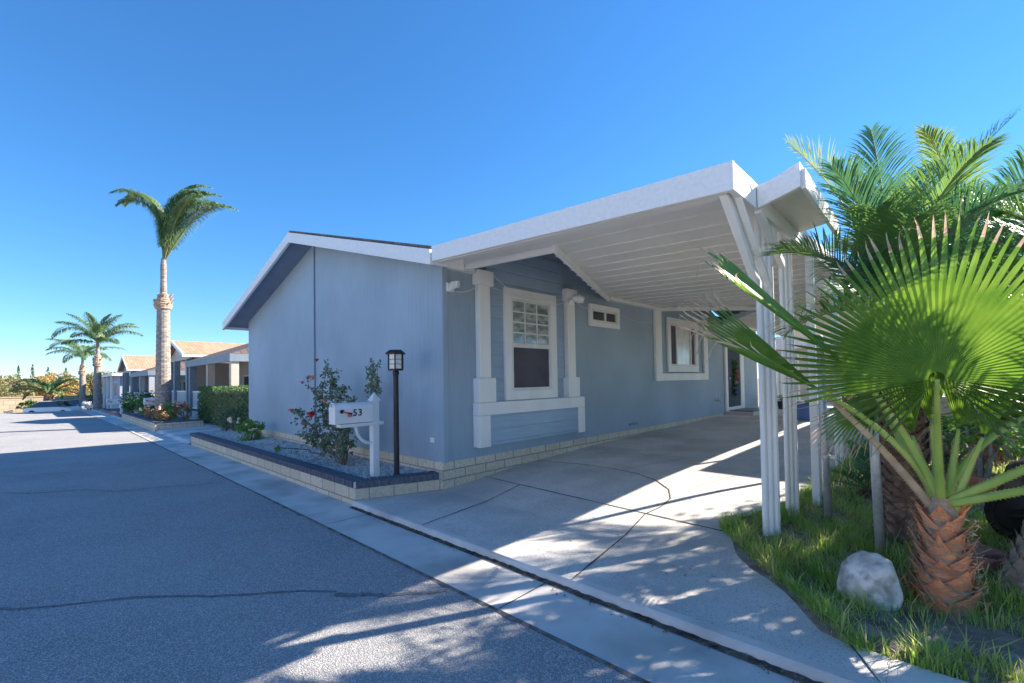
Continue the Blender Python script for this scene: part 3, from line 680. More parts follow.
cpost(-1.22, 4.55, .145, 2.93); cpost(-1.19, 5.15, .12, 2.93); cpost(-1.18, 7.6, .10, 2.93, 2); cpost(-1.17, 10.6, .10, 2.93, 2); cpost(-1.15, 14.5, .10, 2.93, 2); cpost(-1.15, 18.8, .10, 2.93, 2); cpost(-1.15, 22.9, .10, 2.93, 2)
br = MB(); br.bar((-1.19, 3.50, 2.86), (-1.25, 4.58, 2.20), .085, .06, up=(1, 0, 0)); br.bar((-1.12, 3.52, 2.87), (-1.165, 4.5, 2.27), .02, .05, up=(1, 0, 0)); br.build('brace', M['post_white'], CP, bevel=.006)
br = MB(); br.bar((-1.10, 3.98, 2.83), (-1.19, 5.05, 2.58), .07, .05, up=(1, 0, 0)); br.build('brace', M['post_white'], CP, bevel=.006)
# upturned side awning rising from the roof edge
sa = MB(); a0 = (-1.085, 3.97, 2.99); 
sa.hexa([(-1.085, 3.97, 2.96), (-.80, 3.97, 3.07), (-.80, 5.3, 2.98), (-1.085, 5.3, 2.93), (-1.085, 3.97, 3.0), (-.80, 3.97, 3.11), (-.80, 5.3, 3.02), (-1.085, 5.3, 2.97)])
aw = sa.build('side_awning', M['ceiling'], CP)
sf = MB()
sf.hexa([(-1.085, 3.92, 2.82), (-.79, 3.92, 2.905), (-.79, 3.965, 2.905), (-1.085, 3.965, 2.82), (-1.085, 3.92, 3.0), (-.79, 3.92, 3.055), (-.79, 3.965, 3.055), (-1.085, 3.965, 3.0)])
sf.hexa([(-.795, 3.967, 2.9), (-.765, 3.967, 2.9), (-.765, 5.3, 2.82), (-.795, 5.3, 2.82), (-.795, 3.967, 3.05), (-.765, 3.967, 3.05), (-.765, 5.3, 2.97), (-.795, 5.3, 2.97)])
sf.build('awning_fascia', M['fascia'], aw, bevel=.004)
mb = MB(); mb.tube([(-.86, 4.1, .0), (-.86, 4.1, .01)], .001, 4)
p2 = MB(); p2.bar((-1.06, 5.55, .1), (-1.06, 5.55, 2.92), .07, .07, up=(1, 0, 0)); p2.build('post', M['post_white'], CP, bevel=.006)

# ================================================================== PLANTER in front of the blue house
PL = thing('brick_planter', (-5.5, 2.8, 0), 'long low cream block planter capped with slate-blue bricks, in front of the blue house', 'planter')
PT = .235
pw = MB(); XLp = -14.6
pw.box((XLp, 2.80, -.10), (-5.52, 2.93, PT-.085))
pw.build('block_course', M['cream_block_low'], PL)
pe = MB(); A = Vector((-5.515, 2.80, 0)); B = Vector((-5.135, 3.88, 0)); d = (B-A).normalized(); nn = Vector((-d.y, d.x, 0))*.13
pe.hexa([A+Vector((0, 0, -.05)), B+Vector((0, 0, -.05)), B+nn+Vector((0, 0, -.05)), A+nn+Vector((0, 0, -.05)), A+Vector((0, 0, PT-.086)), B+Vector((0, 0, PT-.086)), B+nn+Vector((0, 0, PT-.086)), A+nn+Vector((0, 0, PT-.086))])
pe.build('block_course', M['cream_block_low'], PL)
pf = MB(); pf.box((XLp, 2.93, -.1), (XLp+.13, 3.88, PT-.086)); pf.build('block_course', M['cream_block_low'], PL)
mo = MB(); mo.box((XLp+.01, 2.815, PT-.085), (-5.53, 2.99, PT-.012)); 
mo.hexa([A+Vector((.0, .02, PT-.0845)), B+Vector((-.01, 0, PT-.0845)), B+nn*1.4+Vector((0, 0, PT-.0845)), A+nn*1.4+Vector((0, .02, PT-.0845)), A+Vector((.0, .02, PT-.013)), B+Vector((-.01, 0, PT-.013)), B+nn*1.4+Vector((0, 0, PT-.013)), A+nn*1.4+Vector((0, .02, PT-.013))])
mo.build('cap_mortar', M['mortar'], PL)
cp = MB(); x = -5.60
while x > XLp:
    j = random.uniform(-.002, .002); cp.box((x-.088, 2.79+j, PT-.083), (x, 3.005+j, PT+j)); x -= .1
L_ = (B-A).length; s = .0
while s < L_-.08:
    a = A+d*(s+.006); b = A+d*(s+.094); j = random.uniform(-.002, .002); o1 = -nn*.12; o2 = nn*1.55
    zz = lambda p, z: Vector((p.x, p.y, z))
    cp.hexa([zz(a+o1, PT-.083), zz(b+o1, PT-.083), zz(b+o2, PT-.083), zz(a+o2, PT-.083), zz(a+o1, PT+.002+j), zz(b+o1, PT+.002+j), zz(b+o2, PT+.002+j), zz(a+o2, PT+.002+j)]); s += .1
cp.build('cap_bricks', M['slate_brick'], PL, bevel=.006)
gb = MB(); gb.add([(XLp+.1, 2.95, PT-.06), (-5.62, 2.95, PT-.06), (-5.25, 3.88, PT-.045), (XLp+.1, 3.88, PT-.045)], [(0, 1, 2, 3)])
struct('gravel_bed', gb, M['gravel_bed'])
# pebbles
n = 15000
px = rng.uniform(XLp+.15, -5.28, n); py = rng.uniform(3.0, 3.87, n); ok = (py-2.95) > (px+5.62)*2.5; px = px[ok]; py = py[ok]; n = len(px)
cen = np.stack([px, py, PT-.05+.015*(py-2.95)+rng.uniform(0, .014, n)], 1)
base = np.array([(1, 0, 0), (-1, 0, 0), (0, 1, 0), (0, -1, 0), (0, 0, 1), (0, 0, -1)], float)
fo = np.array([(0, 2, 4), (2, 1, 4), (1, 3, 4), (3, 0, 4), (2, 0, 5), (1, 2, 5), (3, 1, 5), (0, 3, 5)])
an = rng.uniform(0, 6.28, n); sc_ = rng.uniform(.009, .021, (n, 1))*rng.uniform(.7, 1.3, (n, 3)); v = base[None]*sc_[:, None, :]
ca, sa_ = np.cos(an)[:, None], np.sin(an)[:, None]
vx = v[..., 0]*ca-v[..., 1]*sa_; vy = v[..., 0]*sa_+v[..., 1]*ca; v = np.stack([vx, vy, v[..., 2]+v[..., 0]*.4], -1)+cen[:, None, :]
tag(raw('gravel', v.reshape(-1, 3), (fo[None]+(np.arange(n)*6)[:, None, None]).reshape(-1, 3), M['gravel']), 'loose grey and white gravel filling the long brick planter', 'gravel', kind='stuff')


# ---- mailboxes: the box runs from its post towards the street
def mailbox(x, y, z0, zb, label, wd=.17, ln=.52, num=True, group=None, support=True, col='mail_white'):
    Mb = thing('mailbox', (x, y, z0), label, 'mailbox', group)
    q = MB(); q.box((x-.05, y-.05, z0-.03), (x+.05, y+.05, zb+.28)); q.build('post', M[col], Mb, bevel=.006)
    q = MB(); zt = zb+.281
    q.add([(x-.07, y-.07, zt), (x+.07, y-.07, zt), (x+.07, y+.07, zt), (x-.07, y+.07, zt), (x, y, zt+.12)], [(0, 3, 2, 1), (0, 1, 4), (1, 2, 4), (2, 3, 4), (3, 0, 4)]); q.build('post_cap', M[col], Mb)
    yb = y-.06; h = .27
    def ring(yy, k=0): 
        r = wd/2+k; pts = [(x-r, yy, zb-k), (x+r, yy, zb-k)]
        for i in range(13): a = math.pi*i/12; pts.append((x+r*math.cos(a), yy, zb+h-wd/2+r*math.sin(a)))
        return pts
    q = MB(); q.extr(ring(yb), (0, -ln, 0)); bd = q.build('box', M[col], Mb, bevel=.002)
    q = MB(); q.extr(ring(yb-ln-.001, .006), (0, -.022, 0)); dr = q.build('door', M[col], Mb, bevel=.003)
    q = MB(); q.box((x-.012, yb-ln-.05, zb+h-.05), (x+.012, yb-ln-.024, zb+h-.01)); q.build('handle', M['galv'], dr)
    q = MB(); q.box((x-.06, yb-ln+.06, zb-.055), (x+.06, y+.11, zb-.008)); q.build('arm', M[col], Mb, bevel=.005)
    if support:
        pts = [(x, y-.05, zb-.32)]+[(x, y-.05-.22*math.sin(a), zb-.30+.24*(1-math.cos(a))) for a in [math.pi/2*k/8 for k in range(9)]]
        q = MB(); q.tube(pts, .022, 8); q.build('curved_brace', M[col], Mb, smooth=True)
    fx = x+wd/2+.004
    fl = MB(); fl.tube([(fx-.004, yb-ln+.07, zb+.16), (fx+.016, yb-ln+.07, zb+.16)], .026, 14); fl.build('flag_pivot', M['black_ink'], Mb)
    q = MB(); q.bar((fx+.018, yb-ln+.08, zb+.155), (fx+.018, yb-.32, zb+.125), .022, .006, up=(1, 0, 0)); q.box((fx+.014, yb-.375, zb+.085), (fx+.021, yb-.315, zb+.14)); q.build('flag', M['red_plastic'], Mb)
    if num:
        c = bpy.data.curves.new('number', 'FONT'); c.body = '53'; c.size = .125; c.extrude = .001; c.offset = .0025; c.space_character = 1.15
        t = bpy.data.objects.new('number', c); COL.objects.link(t)
        me = bpy.data.meshes.new_from_object(t.evaluated_get(bpy.context.evaluated_depsgraph_get())); bpy.data.objects.remove(t); bpy.data.curves.remove(c)
        me.transform(Matrix.Translation((fx+.001-x, yb-.30-y, zb+.095-z0)) @ Matrix(((0, 0, 1, 0), (1, 0, 0, 0), (0, 1, 0, 0), (0, 0, 0, 1))))
        me.materials.clear(); me.materials.append(M['black_ink'])
        o = bpy.data.objects.new('number', me); COL.objects.link(o); o.parent = Mb
    return Mb
mailbox(-5.82, 3.24, .19, .965, 'white post mailbox with black number 53 and red flag, in the gravel bed')

# ---- post lamp
LX, LY = -5.55, 3.42
LP = thing('lamp_post', (LX, LY, .19), 'black garden lamp post with a square glass lantern, in the gravel beside the white mailbox', 'lamp post')
q = MB(); q.lathe((LX, LY, .17), [(.05, 0), (.05, .06), (.038, .08), (.036, 1.42), (.045, 1.43), (.045, 1.47), (.02, 1.49)], 16); q.build('pole', M['black_metal'], LP, smooth=False)
q = MB(); q.tube([(LX+.03, LY-.03, .95), (LX+.06, LY-.05, .95)], .022, 10); q.build('light_sensor', M['black_metal'], LP)
zl0 = 1.655
def ringp(r, z): return [(LX+r*math.cos(math.pi/3*k+.4), LY+r*math.sin(math.pi/3*k+.4), z) for k in range(6)]
q = MB(); q.add(ringp(.112, zl0)+ringp(.112, zl0+.025), [(5, 4, 3, 2, 1, 0), (6, 7, 8, 9, 10, 11)]+[(k, (k+1) % 6, 6+(k+1) % 6, 6+k) for k in range(6)])
for k in range(6):
    a = Vector(ringp(.105, zl0+.02)[k]); b = Vector(ringp(.105, zl0+.225)[k]); q.bar(a, b, .014, .014)
    for zz in (.09, .155):
        a2 = Vector(ringp(.102, zl0+zz)[k]); b2 = Vector(ringp(.102, zl0+zz)[(k+1) % 6]); q.bar(a2, b2, .007, .007)
q.build('lantern_frame', M['black_metal'], LP)
q = MB(); q.add(ringp(.15, zl0+.225)+ringp(.15, zl0+.24)+ringp(.09, zl0+.285), [(5, 4, 3, 2, 1, 0), (12, 13, 14, 15, 16, 17)]+[(k, (k+1) % 6, 6+(k+1) % 6, 6+k) for k in range(6)]+[(6+k, 6+(k+1) % 6, 12+(k+1) % 6, 12+k) for k in range(6)]); q.build('lantern_roof', M['black_metal'], LP)
q = MB(); q.add(ringp(.096, zl0+.027)+ringp(.097, zl0+.223), [(5, 4, 3, 2, 1, 0), (6, 7, 8, 9, 10, 11)]+[(k, (k+1) % 6, 6+(k+1) % 6, 6+k) for k in range(6)]); q.build('lantern_glass', M['lamp_glass'], LP)

# ---- roses
def rose(root, stems, nleaf, flowers, lsz=.052):
    q = MB(); pts = []
    for st in stems:
        st = [Vector(p) for p in st]; k = len(st)
        fine = []
        for i in range(k-1):
            for j in range(5): fine.append(st[i].lerp(st[i+1], j/5)+Vector((random.uniform(-.01, .01),)*3))
        fine.append(st[-1]); n_ = len(fine)
        q.tube(fine, [.012*(1-.7*i/(n_-1)) for i in range(n_)], 6)
        for i in range(n_): 
            if i/n_ > .25: pts.append(fine[i])
    q.build('stem', M['stem'], root)
    twigs = MB(); cen = []
    for _ in range(nleaf//9):
        b = random.choice(pts); d = Vector((random.gauss(0, 1), random.gauss(0, 1), random.gauss(.3, .8))).normalized()*random.uniform(.06, .2)
        twigs.tube([b, b+d*.5+Vector((0, 0, .01)), b+d], [.004, .003, .0015], 4)
        for k in range(9):
            p = b+d*random.uniform(.25, 1.1); cen.append((p.x+random.gauss(0, .022), p.y+random.gauss(0, .022), p.z+random.gauss(0, .022)))
    twigs.build('twig', M['stem'], root)
    v, f = leafcloud(cen, lsz, aspect=.65); raw('foliage', v, f, M['leaf_rose'], root)
    for (p, mm, r) in flowers:
        v = []; fc = []; pc = MB()
        for layer in range(3):
            for k in range(6):
                a = k*math.pi/3+layer*.5; rr = r*(1-.28*layer); t = R(35+25*layer)
                d = Vector((math.cos(a)*math.cos(t), math.sin(a)*math.cos(t), math.sin(t))); s_ = Vector((-math.sin(a), math.cos(a), 0))
                P = Vector(p); o_ = len(v)
                v += [P, P+d*rr*.6+s_*rr*.42, P+d*rr+s_*rr*.25+Vector((0, 0, .1*r)), P+d*rr-s_*rr*.25+Vector((0, 0, .1*r)), P+d*rr*.6-s_*rr*.42]
                fc += [(o_, o_+1, o_+2, o_+3, o_+4)]
        pc.add(v, fc); pc.ball((p[0], p[1], p[2]+r*.2), r*.5, .2, 1); pc.build('flower', M[mm], root)
B0 = (-6.95, 3.35, .18)
RO = thing('rose_bush', B0, 'tall straggly rose bush with red and pink blooms, left of the number 53 mailbox', 'rose bush')
rose(RO, [[B0, (-7.1, 3.3, .55), (-7.5, 3.25, .95), (-7.62, 3.3, 1.4), (-7.55, 3.35, 1.72)], [B0, (-7.2, 3.2, .5), (-7.9, 3.2, .8), (-8.45, 3.2, 1.0)],
          [B0, (-7.1, 3.3, .6), (-7.7, 3.3, 1.2), (-8.25, 3.3, 1.52)], [B0, (-6.95, 3.4, .6), (-7.2, 3.35, 1.1), (-7.05, 3.35, 1.4)],
          [B0, (-7.0, 3.3, .5), (-7.3, 3.3, .9), (-7.6, 3.15, 1.05)], [B0, (-6.8, 3.35, .5), (-6.75, 3.3, .85), (-6.7, 3.35, 1.2)],
          [B0, (-7.2, 3.35, .4), (-7.7, 3.3, .6), (-8.0, 3.3, .75)], [B0, (-7.0, 3.3, .7), (-7.4, 3.35, 1.25), (-7.5, 3.4, 1.65)],
          [B0, (-7.15, 3.15, .45), (-7.55, 3.1, .55), (-7.9, 3.1, .62)], [B0, (-6.85, 3.25, .45), (-6.6, 3.2, .7)]],
     2900, [((-7.42, 3.02, .98), 'flower_red', .085), ((-7.47, 3.05, .96), 'flower_red', .06), ((-8.45, 3.1, 1.0), 'flower_pink', .075), ((-7.8, 3.2, 1.58), 'flower_pink', .07), ((-7.72, 3.2, 1.60), 'flower_salmon', .05),
            ((-7.62, 3.2, 1.87), 'flower_red', .05), ((-7.2, 3.15, 1.2), 'flower_salmon', .07), ((-8.1, 3.15, 1.50), 'flower_pink', .05), ((-7.95, 3.1, .8), 'flower_salmon', .05)])
B1 = (-6.35, 3.62, .18)
R2 = thing('rose_bush', B1, 'thin rose with leaves only at its top, between mailbox and black lamp post', 'rose bush')
rose(R2, [[B1, (-6.42, 3.6, .6), (-6.5, 3.6, 1.1), (-6.5, 3.6, 1.45), (-6.55, 3.6, 1.85)], [(-6.5, 3.6, 1.3), (-6.38, 3.6, 1.45), (-6.35, 3.6, 1.7)], [(-6.5, 3.6, 1.35), (-6.6, 3.6, 1.5), (-6.7, 3.6, 1.68)], [(-6.5, 3.6, 1.25), (-6.42, 3.6, 1.4), (-6.40, 3.6, 1.6)]], 10, [((-6.42, 3.5, 1.5), 'flower_cream', .03)])
cen = blob((-6.45, 3.58, 1.42), .17, 220, (1, .7, 1.5), .2); v, f = leafcloud(np.concatenate([cen, blob((-6.5, 3.58, 1.7), .13, 90, (1, .7, 1.3), .2)]), .05, aspect=.65); raw('foliage', v, f, M['leaf_rose'], R2)
# small plants in the bed
def shrub(name, c, r, label, cat, m, n=14, per=60, lsz=.05, sc=(1, 1, .8), stems=True, group=None, shell=.45, asp=.5, flowers=None):
    t = thing(name, (c[0], c[1], c[2]-r*sc[2]*.9), label, cat, group)
    v, f = leafcloud(clumpy(c, r, n, per, sc, .38, shell), lsz, aspect=asp); raw('foliage', v, f, m, t)
    if stems:
        q = MB(); b = Vector((c[0], c[1], c[2]-r*sc[2]))
        for k in range(7):
            d = Vector((random.gauss(0, .5)*r*sc[0], random.gauss(0, .5)*r*sc[1], r*sc[2]*random.uniform(.7, 1.3))); q.tube([b, b+d*.5, b+d], [.014, .01, .004], 5)
        q.build('stem', M['stem'], t)
    if flowers:
        mm, k_, sz = flowers
        for k in range(k_):
            d = Vector((random.uniform(-.9, .9)*r*sc[0], -r*sc[1]*.75, random.uniform(.2, 1)*r*sc[2])); q = MB(); q.ball(Vector(c)+d, sz, .3, 1); q.build('flower', M[mm], t)
    return t
shrub('green_shrub', (-11.75, 3.42, .42), .36, 'low bright green shrub with pale seed heads, near the left end of the gravel planter', 'shrub', M['leaf_herb'], 16, 90, .05, (1.25, .8, .85), flowers=('flower_cream', 5, .03))
shrub('sprout', (-9.35, 3.15, .23), .12, 'small flat weed sprouting out of the gravel in the middle of the long planter', 'weed', M['leaf_herb'], 4, 22, .045, (1.4, .7, .5), stems=False)
shrub('sprout', (-8.9, 3.3, .22), .08, 'tiny leafy seedling in the gravel just left of the tall rose bush', 'weed', M['leaf_herb'], 3, 12, .035, (1.2, .8, .5), stems=False)
q = MB(); q.tube([(-10.3, 3.5, .215), (-9.8, 3.35, .215), (-9.4, 3.5, .215), (-9.0, 3.62, .216), (-8.6, 3.5, .215), (-8.2, 3.6, .215)], .009, 6); tag(q.build('drip_hose', M['rubber']), 'thin black drip hose snaking over the gravel behind the low green shrub', 'hose')

# ================================================================== LEFT NEIGHBOURS
def hedge(x0, x1, y0, y1, z0, z1, m, label):
    t = thing('clipped_hedge', ((x0+x1)/2, (y0+y1)/2, z0), label, 'hedge')
    q = MB(); q.box((x0+.12, y0+.12, z0), (x1-.12, y1-.12, z1-.12)); q.build('branch_core', M['stem'], t)
    P = []
    for (a, b, n_) in (('y0', 0, 5200), ('top', 0, 2400), ('x1', 0, 2600), ('x0', 0, 1400)):
        u = rng.random(n_); w_ = rng.random(n_); dp = rng.uniform(-.02, .14, n_)+.03*np.sin(u*23)*np.sin(w_*9)
        if a == 'y0': P.append(np.stack([x0+(x1-x0)*u, y0+dp, z0+(z1-z0)*w_], 1))
        if a == 'top': P.append(np.stack([x0+(x1-x0)*u, y0+(y1-y0)*w_, z1-dp*.6], 1))
        if a == 'x1': P.append(np.stack([x1-dp, y0+(y1-y0)*u, z0+(z1-z0)*w_], 1))
        if a == 'x0': P.append(np.stack([x0+dp, y0+(y1-y0)*u, z0+(z1-z0)*w_], 1))
    v, f = leafcloud(np.concatenate(P), .07, aspect=.55); raw('foliage', v, f, m, t)
hedge(-21.6, -15.3, 4.35, 5.5, .02, 1.43, M['leaf_hedge'], 'boxy clipped dark green hedge along the far side of the blue house')
t = shrub('leggy_shrub', (-16.15, 4.0, .48), .42, 'loose leggy shrub with reddish leaf tips in front of the clipped hedge', 'shrub', M['leaf_rose'], 14, 55, .07, (.9, .7, 1.0))
shrub('flowering_plant', (-14.3, 3.75, .38), .2, 'sparse plant with cream blooms at the far left corner of the blue house', 'plant', M['leaf_rose'], 6, 30, .05, (1, .8, 1), flowers=('flower_cream', 5, .045))

def porch_house(nm, x0, x1, y0, xe, ze, zp, wall, roofm, trim, label, yr=9.5):
    """front porch gable facing the street, brown hip porch to its right, main body behind"""
    t = thing(nm, (x1, y0, 0), label, 'house')
    xm = (x0+x1)/2; z0 = .02+gx(x1)
    def gable(xa, xb, ya, yb, z_e, z_p, th, m, nmn, ov=.25):
        xm_ = (xa+xb)/2; q = MB(); s_ = (z_p-z_e)/(xm_-xa)
        for s in (-1, 1):
            e = xm_+s*((xb-xa)/2+ov); zz = z_e-ov*s_
            q.hexa([(xm_, ya, z_p), (e, ya, zz), (e, yb, zz), (xm_, yb, z_p), (xm_, ya, z_p+th), (e, ya, zz+th), (e, yb, zz+th), (xm_, yb, z_p+th)])
        r = q.build(nmn, m, t)
        q = MB()
        for s in (-1, 1):
            e = xm_+s*((xb-xa)/2+ov+.02); zz = z_e-ov*s_
            q.hexa([(xm_, ya-.06, z_p-.10), (e, ya-.06, zz-.10), (e, ya-.01, zz-.10), (xm_, ya-.01, z_p-.10), (xm_, ya-.06, z_p+.07), (e, ya-.06, zz+.07), (e, ya-.01, zz+.07), (xm_, ya-.01, z_p+.07)])
            q.box((min(e, e-s*.05), ya, zz-.10), (max(e, e-s*.05), yb, zz+.02))
        q.build('rake_board', M['trim'], r)
        return r
    gable(x0, x1, y0-.3, yr, ze, zp, .06, roofm, 'roof')
    q = MB(); q.extr([(x0+.1, y0, ze-.25), (x1-.1, y0, ze-.25), (x1-.1, y0, ze-.02), (xm, y0, zp-.06), (x0+.1, y0, ze-.02)], (0, .1, 0)); q.build('gable_panel', M[wall], t)
    # hip porch roof to the right
    q = MB(); zq = ze-.42; yb = yr-.2
    q.add([(x1-.2, y0-.1, zq+.06), (xe, y0-.1, zq+.06), (xe, yb, zq+.06), (x1-.2, yb, zq+.06), (x1+1.0, yr-1.4, ze+.85), (xe-1.6, yr-1.4, ze+.85), (x1+1.0, yb, ze+.85), (xe-1.6, yb, ze+.85)],
          [(0, 1, 5, 4), (1, 2, 7, 5), (4, 5, 7, 6), (0, 4, 6, 3), (0, 3, 2, 1)]); q.build('porch_roof', M['shingle_brown'], t)
    q = MB(); q.box((x1-.25, y0-.14, zq-.24), (xe+.04, y0-.02, zq+.05)); q.box((xe-.08, y0-.019, zq-.24), (xe+.04, yb, zq+.05)); q.build('porch_beam', M['grey_trim'], t)
    for px_ in (x0+.15, x0+1.5, x1-.4, x1+.25, (x1+xe)/2, xe-.15):
        q = MB(); q.box((px_-.13, y0-.08, z0), (px_+.13, y0+.18, zq-.24 if px_ > x1 else ze-.25)); q.build('porch_post', M['grey_trim' if px_ < x1+.5 else wall], t)
    q = MB(); q.box((x0, yr-1.5, z0), (x1-.5, yr-1.4, ze-.2)); q.box((x0, y0+.7, z0), (x0+.1, yr-1.5, ze-.25)); q.build('porch_wall', M[wall], t)
    for k in range(2):
        q = MB(); xx = x0+.8+k*1.7; q.box((xx, yr-1.54, z0+.9), (xx+.9, yr-1.505, z0+2.0)); wq = q.build('window', M['trim'], t)
        q = MB(); q.box((xx+.08, yr-1.56, z0+.98), (xx+.82, yr-1.542, z0+1.92)); q.build('pane', M['glass_dark'], wq)
    q = MB(); q.box((x0, y0, z0), (xe, yr-1.4, z0+.28)); q.build('porch_deck', M['concrete_gutter'], t)
    q = MB(); q.box((x0+.2, y0+.02, z0+1.15), (xe-.2, y0+.08, z0+1.22)); q.box((x0+.2, y0+.021, z0+.4), (xe-.2, y0+.07, z0+.45))
    xx = x0+.3
    while xx < xe-.3: q.box((xx, y0+.03, z0+.45), (xx+.04, y0+.07, z0+1.15)); xx += .17
    q.build('railing', M['trim'], t)
    # main body
    bx0, bx1 = x0-.5, xe+.6
    q = MB(); q.extr([(bx0, yr, z0), (bx1, yr, z0), (bx1, yr, ze-.1), ((bx0+bx1)/2, yr, zp+.25), (bx0, yr, ze-.1)], (0, 12, 0)); q.build('wall', M[wall], t)
    gable(bx0, bx1, yr-.35, yr+12, ze-.05, zp+.3, .08, roofm, 'main_roof', .3)
    q = MB(); q.box((x1+1.2, yr-.03, z0+1.0), (x1+2.4, yr-.004, z0+2.1)); wq = q.build('window', M['trim'], t)
    q = MB(); q.box((x1+1.28, yr-.05, z0+1.08), (x1+2.32, yr-.032, z0+2.02)); q.build('pane', M['glass_dark'], wq)
    q = MB(); q.box((x1+3.2, yr-.03, z0+.2), (x1+4.3, yr-.004, z0+2.3)); q.build('door', M['trim'], t)
    return t
porch_house('porch_house', -31.1, -26.3, 5.0, -19.2, 3.02, 3.74, 'beige_wall', M['shingle_orange'], 'grey_trim', 'beige home with orange gable roof and blue-grey porch posts, just beyond the clipped hedge')
porch_house('porch_house', -46.6, -41.6, 4.55, -34.0, 2.78, 3.72, 'grey_wall', M['shingle_orange'], 'grey_trim', 'farther orange-roofed home with a railed front porch, behind the tall palm with the bulging trunk')
# third, lavender home with grey roof
t = thing('lavender_house', (-50, 4.6, -.3), 'pale lavender home with low grey shingle roof, farthest down the street', 'house')
a, b, y0 = -64, -49.5, 4.6
q = MB(); q.box((a, y0, -1.3), (b, y0+14, 2.55)); q.build('wall', M['lavender_wall'], t)
q = MB(); q.add([(a-.5, y0-.5, 2.5), (b+.5, y0-.5, 2.5), (b+.5, y0+14, 2.5), (a-.5, y0+14, 2.5), (a+3, y0+5, 4.0), (b-1, y0+5, 4.0)], [(0, 1, 5, 4), (1, 2, 5), (2, 3, 4, 5), (3, 0, 4), (0, 3, 2, 1)]); q.build('roof', M['shingle_grey'], t)
q = MB(); q.box((a-.5, y0-.55, 2.36), (b+.55, y0-.50, 2.56)); q.box((b+.501, y0-.5, 2.36), (b+.55, y0+14, 2.56)); q.build('fascia', M['trim'], t)
for k, xx in enumerate((-62.5, -59.5, -56.2, -53.0)):
    q = MB(); q.box((xx, y0-.04, .6), (xx+1.5, y0-.003, 1.9)); wq = q.build('window', M['trim'], t)
    q = MB(); q.box((xx+.1, y0-.06, .7), (xx+1.4, y0-.042, 1.8)); q.build('pane', M['glass_dark' if k % 2 else 'blind_pale'], wq)
for xx in (-60.6, -57.3, -54.2, -51): 
    q = MB(); q.box((xx, y0-.5, -1.3), (xx+.14, y0-.36, 2.36)); q.build('porch_post', M['trim'], t)
# planters along the street
def low_planter(x0, x1, y0, y1, h, label, cat='planter', m='cream_block_low'):
    t = thing('brick_planter', ((x0+x1)/2, y0, gx(x1)), label, cat)
    z0 = -.1+gx(x0); z1 = h+gx((x0+x1)/2)
    q = MB(); q.box((x0, y0, z0), (x1, y0+.15, z1)); q.box((x1-.15, y0+.151, z0), (x1, y1, z1)); q.box((x0, y0+.151, z0), (x0+.15, y1, z1)); q.build('block_course', M[m], t)
    q = MB(); q.box((x0-.01, y0-.01, z1), (x1+.01, y0+.18, z1+.05)); q.box((x1-.17, y0+.181, z1), (x1+.01, y1, z1+.05)); q.build('cap_bricks', M['slate_brick'], t)
    q = MB(); q.box((x0+.151, y0+.152, z1-.15), (x1-.171, y1, z1-.04)); q.build('soil', M['dirt'], t)
low_planter(-28.5, -19.5, 2.72, 4.1, .22, 'cream block planter packed with flowering plants, at the foot of the tall palm')
low_planter(-41, -30.8, 2.85, 4.1, .12, 'reddish low kerbside planter beyond the flower-filled one', m='paver')
fl = [(-20.2, 3.1, .45, .34, 'leaf_flowerbed'), (-20.9, 3.3, .55, .45, 'leaf_herb'), (-21.8, 3.1, .42, .38, 'leaf_flowerbed'), (-20.4, 3.7, .6, .4, 'leaf_flowerbed'), (-22.8, 3.15, .42, .36, 'leaf_flowerbed'), (-23.8, 3.1, .42, .36, 'leaf_herb')]
lbs = ['russet-leaved plant at the right front corner of the flower-filled planter', 'yellow-green plant right of the palm trunk in the flower-filled planter', 'russet flowering plant by the mailbox post in the flower-filled planter', 'tallest plant at the back right corner of the flower-filled planter', 'rust-coloured plant under the box of the mailbox in the flower-filled planter', 'low green plant left of the rust-coloured one in the flower-filled planter']
for (x, y, z, r, mm), lb in zip(fl, lbs): shrub('bedding_plant', (x, y, z), r, lb, 'plant', M[mm], 9, 50, .09, (1.2, .8, .9), group='plants in the flower-filled planter', flowers=('flower_salmon' if mm != 'leaf_herb' else 'flower_cream', 4, .05))
shrub('round_bush', (-25.3, 3.3, .62), .62, 'rounded mid-green bush at the far end of the flower-filled planter', 'bush', M['leaf_hedge'], 16, 90, .09, (1.25, .9, .85))
shrub('round_bush', (-29.2, 3.4, .70), .85, 'dark taller bush behind the rounded green bush, in front of the second porch', 'bush', M['leaf_dark'], 18, 90, .12, (1.3, .9, .9))
shrub('round_bush', (-33.5, 3.6, .40), .6, 'small dark shrub beyond the second neighbour mailbox', 'bush', M['leaf_dark'], 12, 60, .12, (1.6, .9, .8))
mailbox(-24.1, 3.70, .1, .73, 'white mailbox on a post in the flower-filled planter by the tallest palm', num=False, ln=.62, support=False, wd=.2)
mailbox(-31.0, 2.95, -.05, .60, 'smaller far white mailbox beside a dark bush, beyond the flower-filled planter', num=False, support=False)
q = MB(); bx = (-26.0, 4.6)
pot = thing('garden_ornament', (-21.4, 4.9, .05), 'pale rounded garden pot on the walk beside the flower-filled planter', 'pot')
q = MB(); q.lathe((-21.9, 4.6, .03), [(.14, 0), (.22, .1), (.24, .25), (.18, .36), (.2, .4)], 14); q.build('pot_body', M['mortar'], pot, smooth=True)
v, f = leafcloud(blob((-21.9, 4.6, .5), .16, 60), .07); raw('foliage', v, f, M['leaf_herb'], pot)

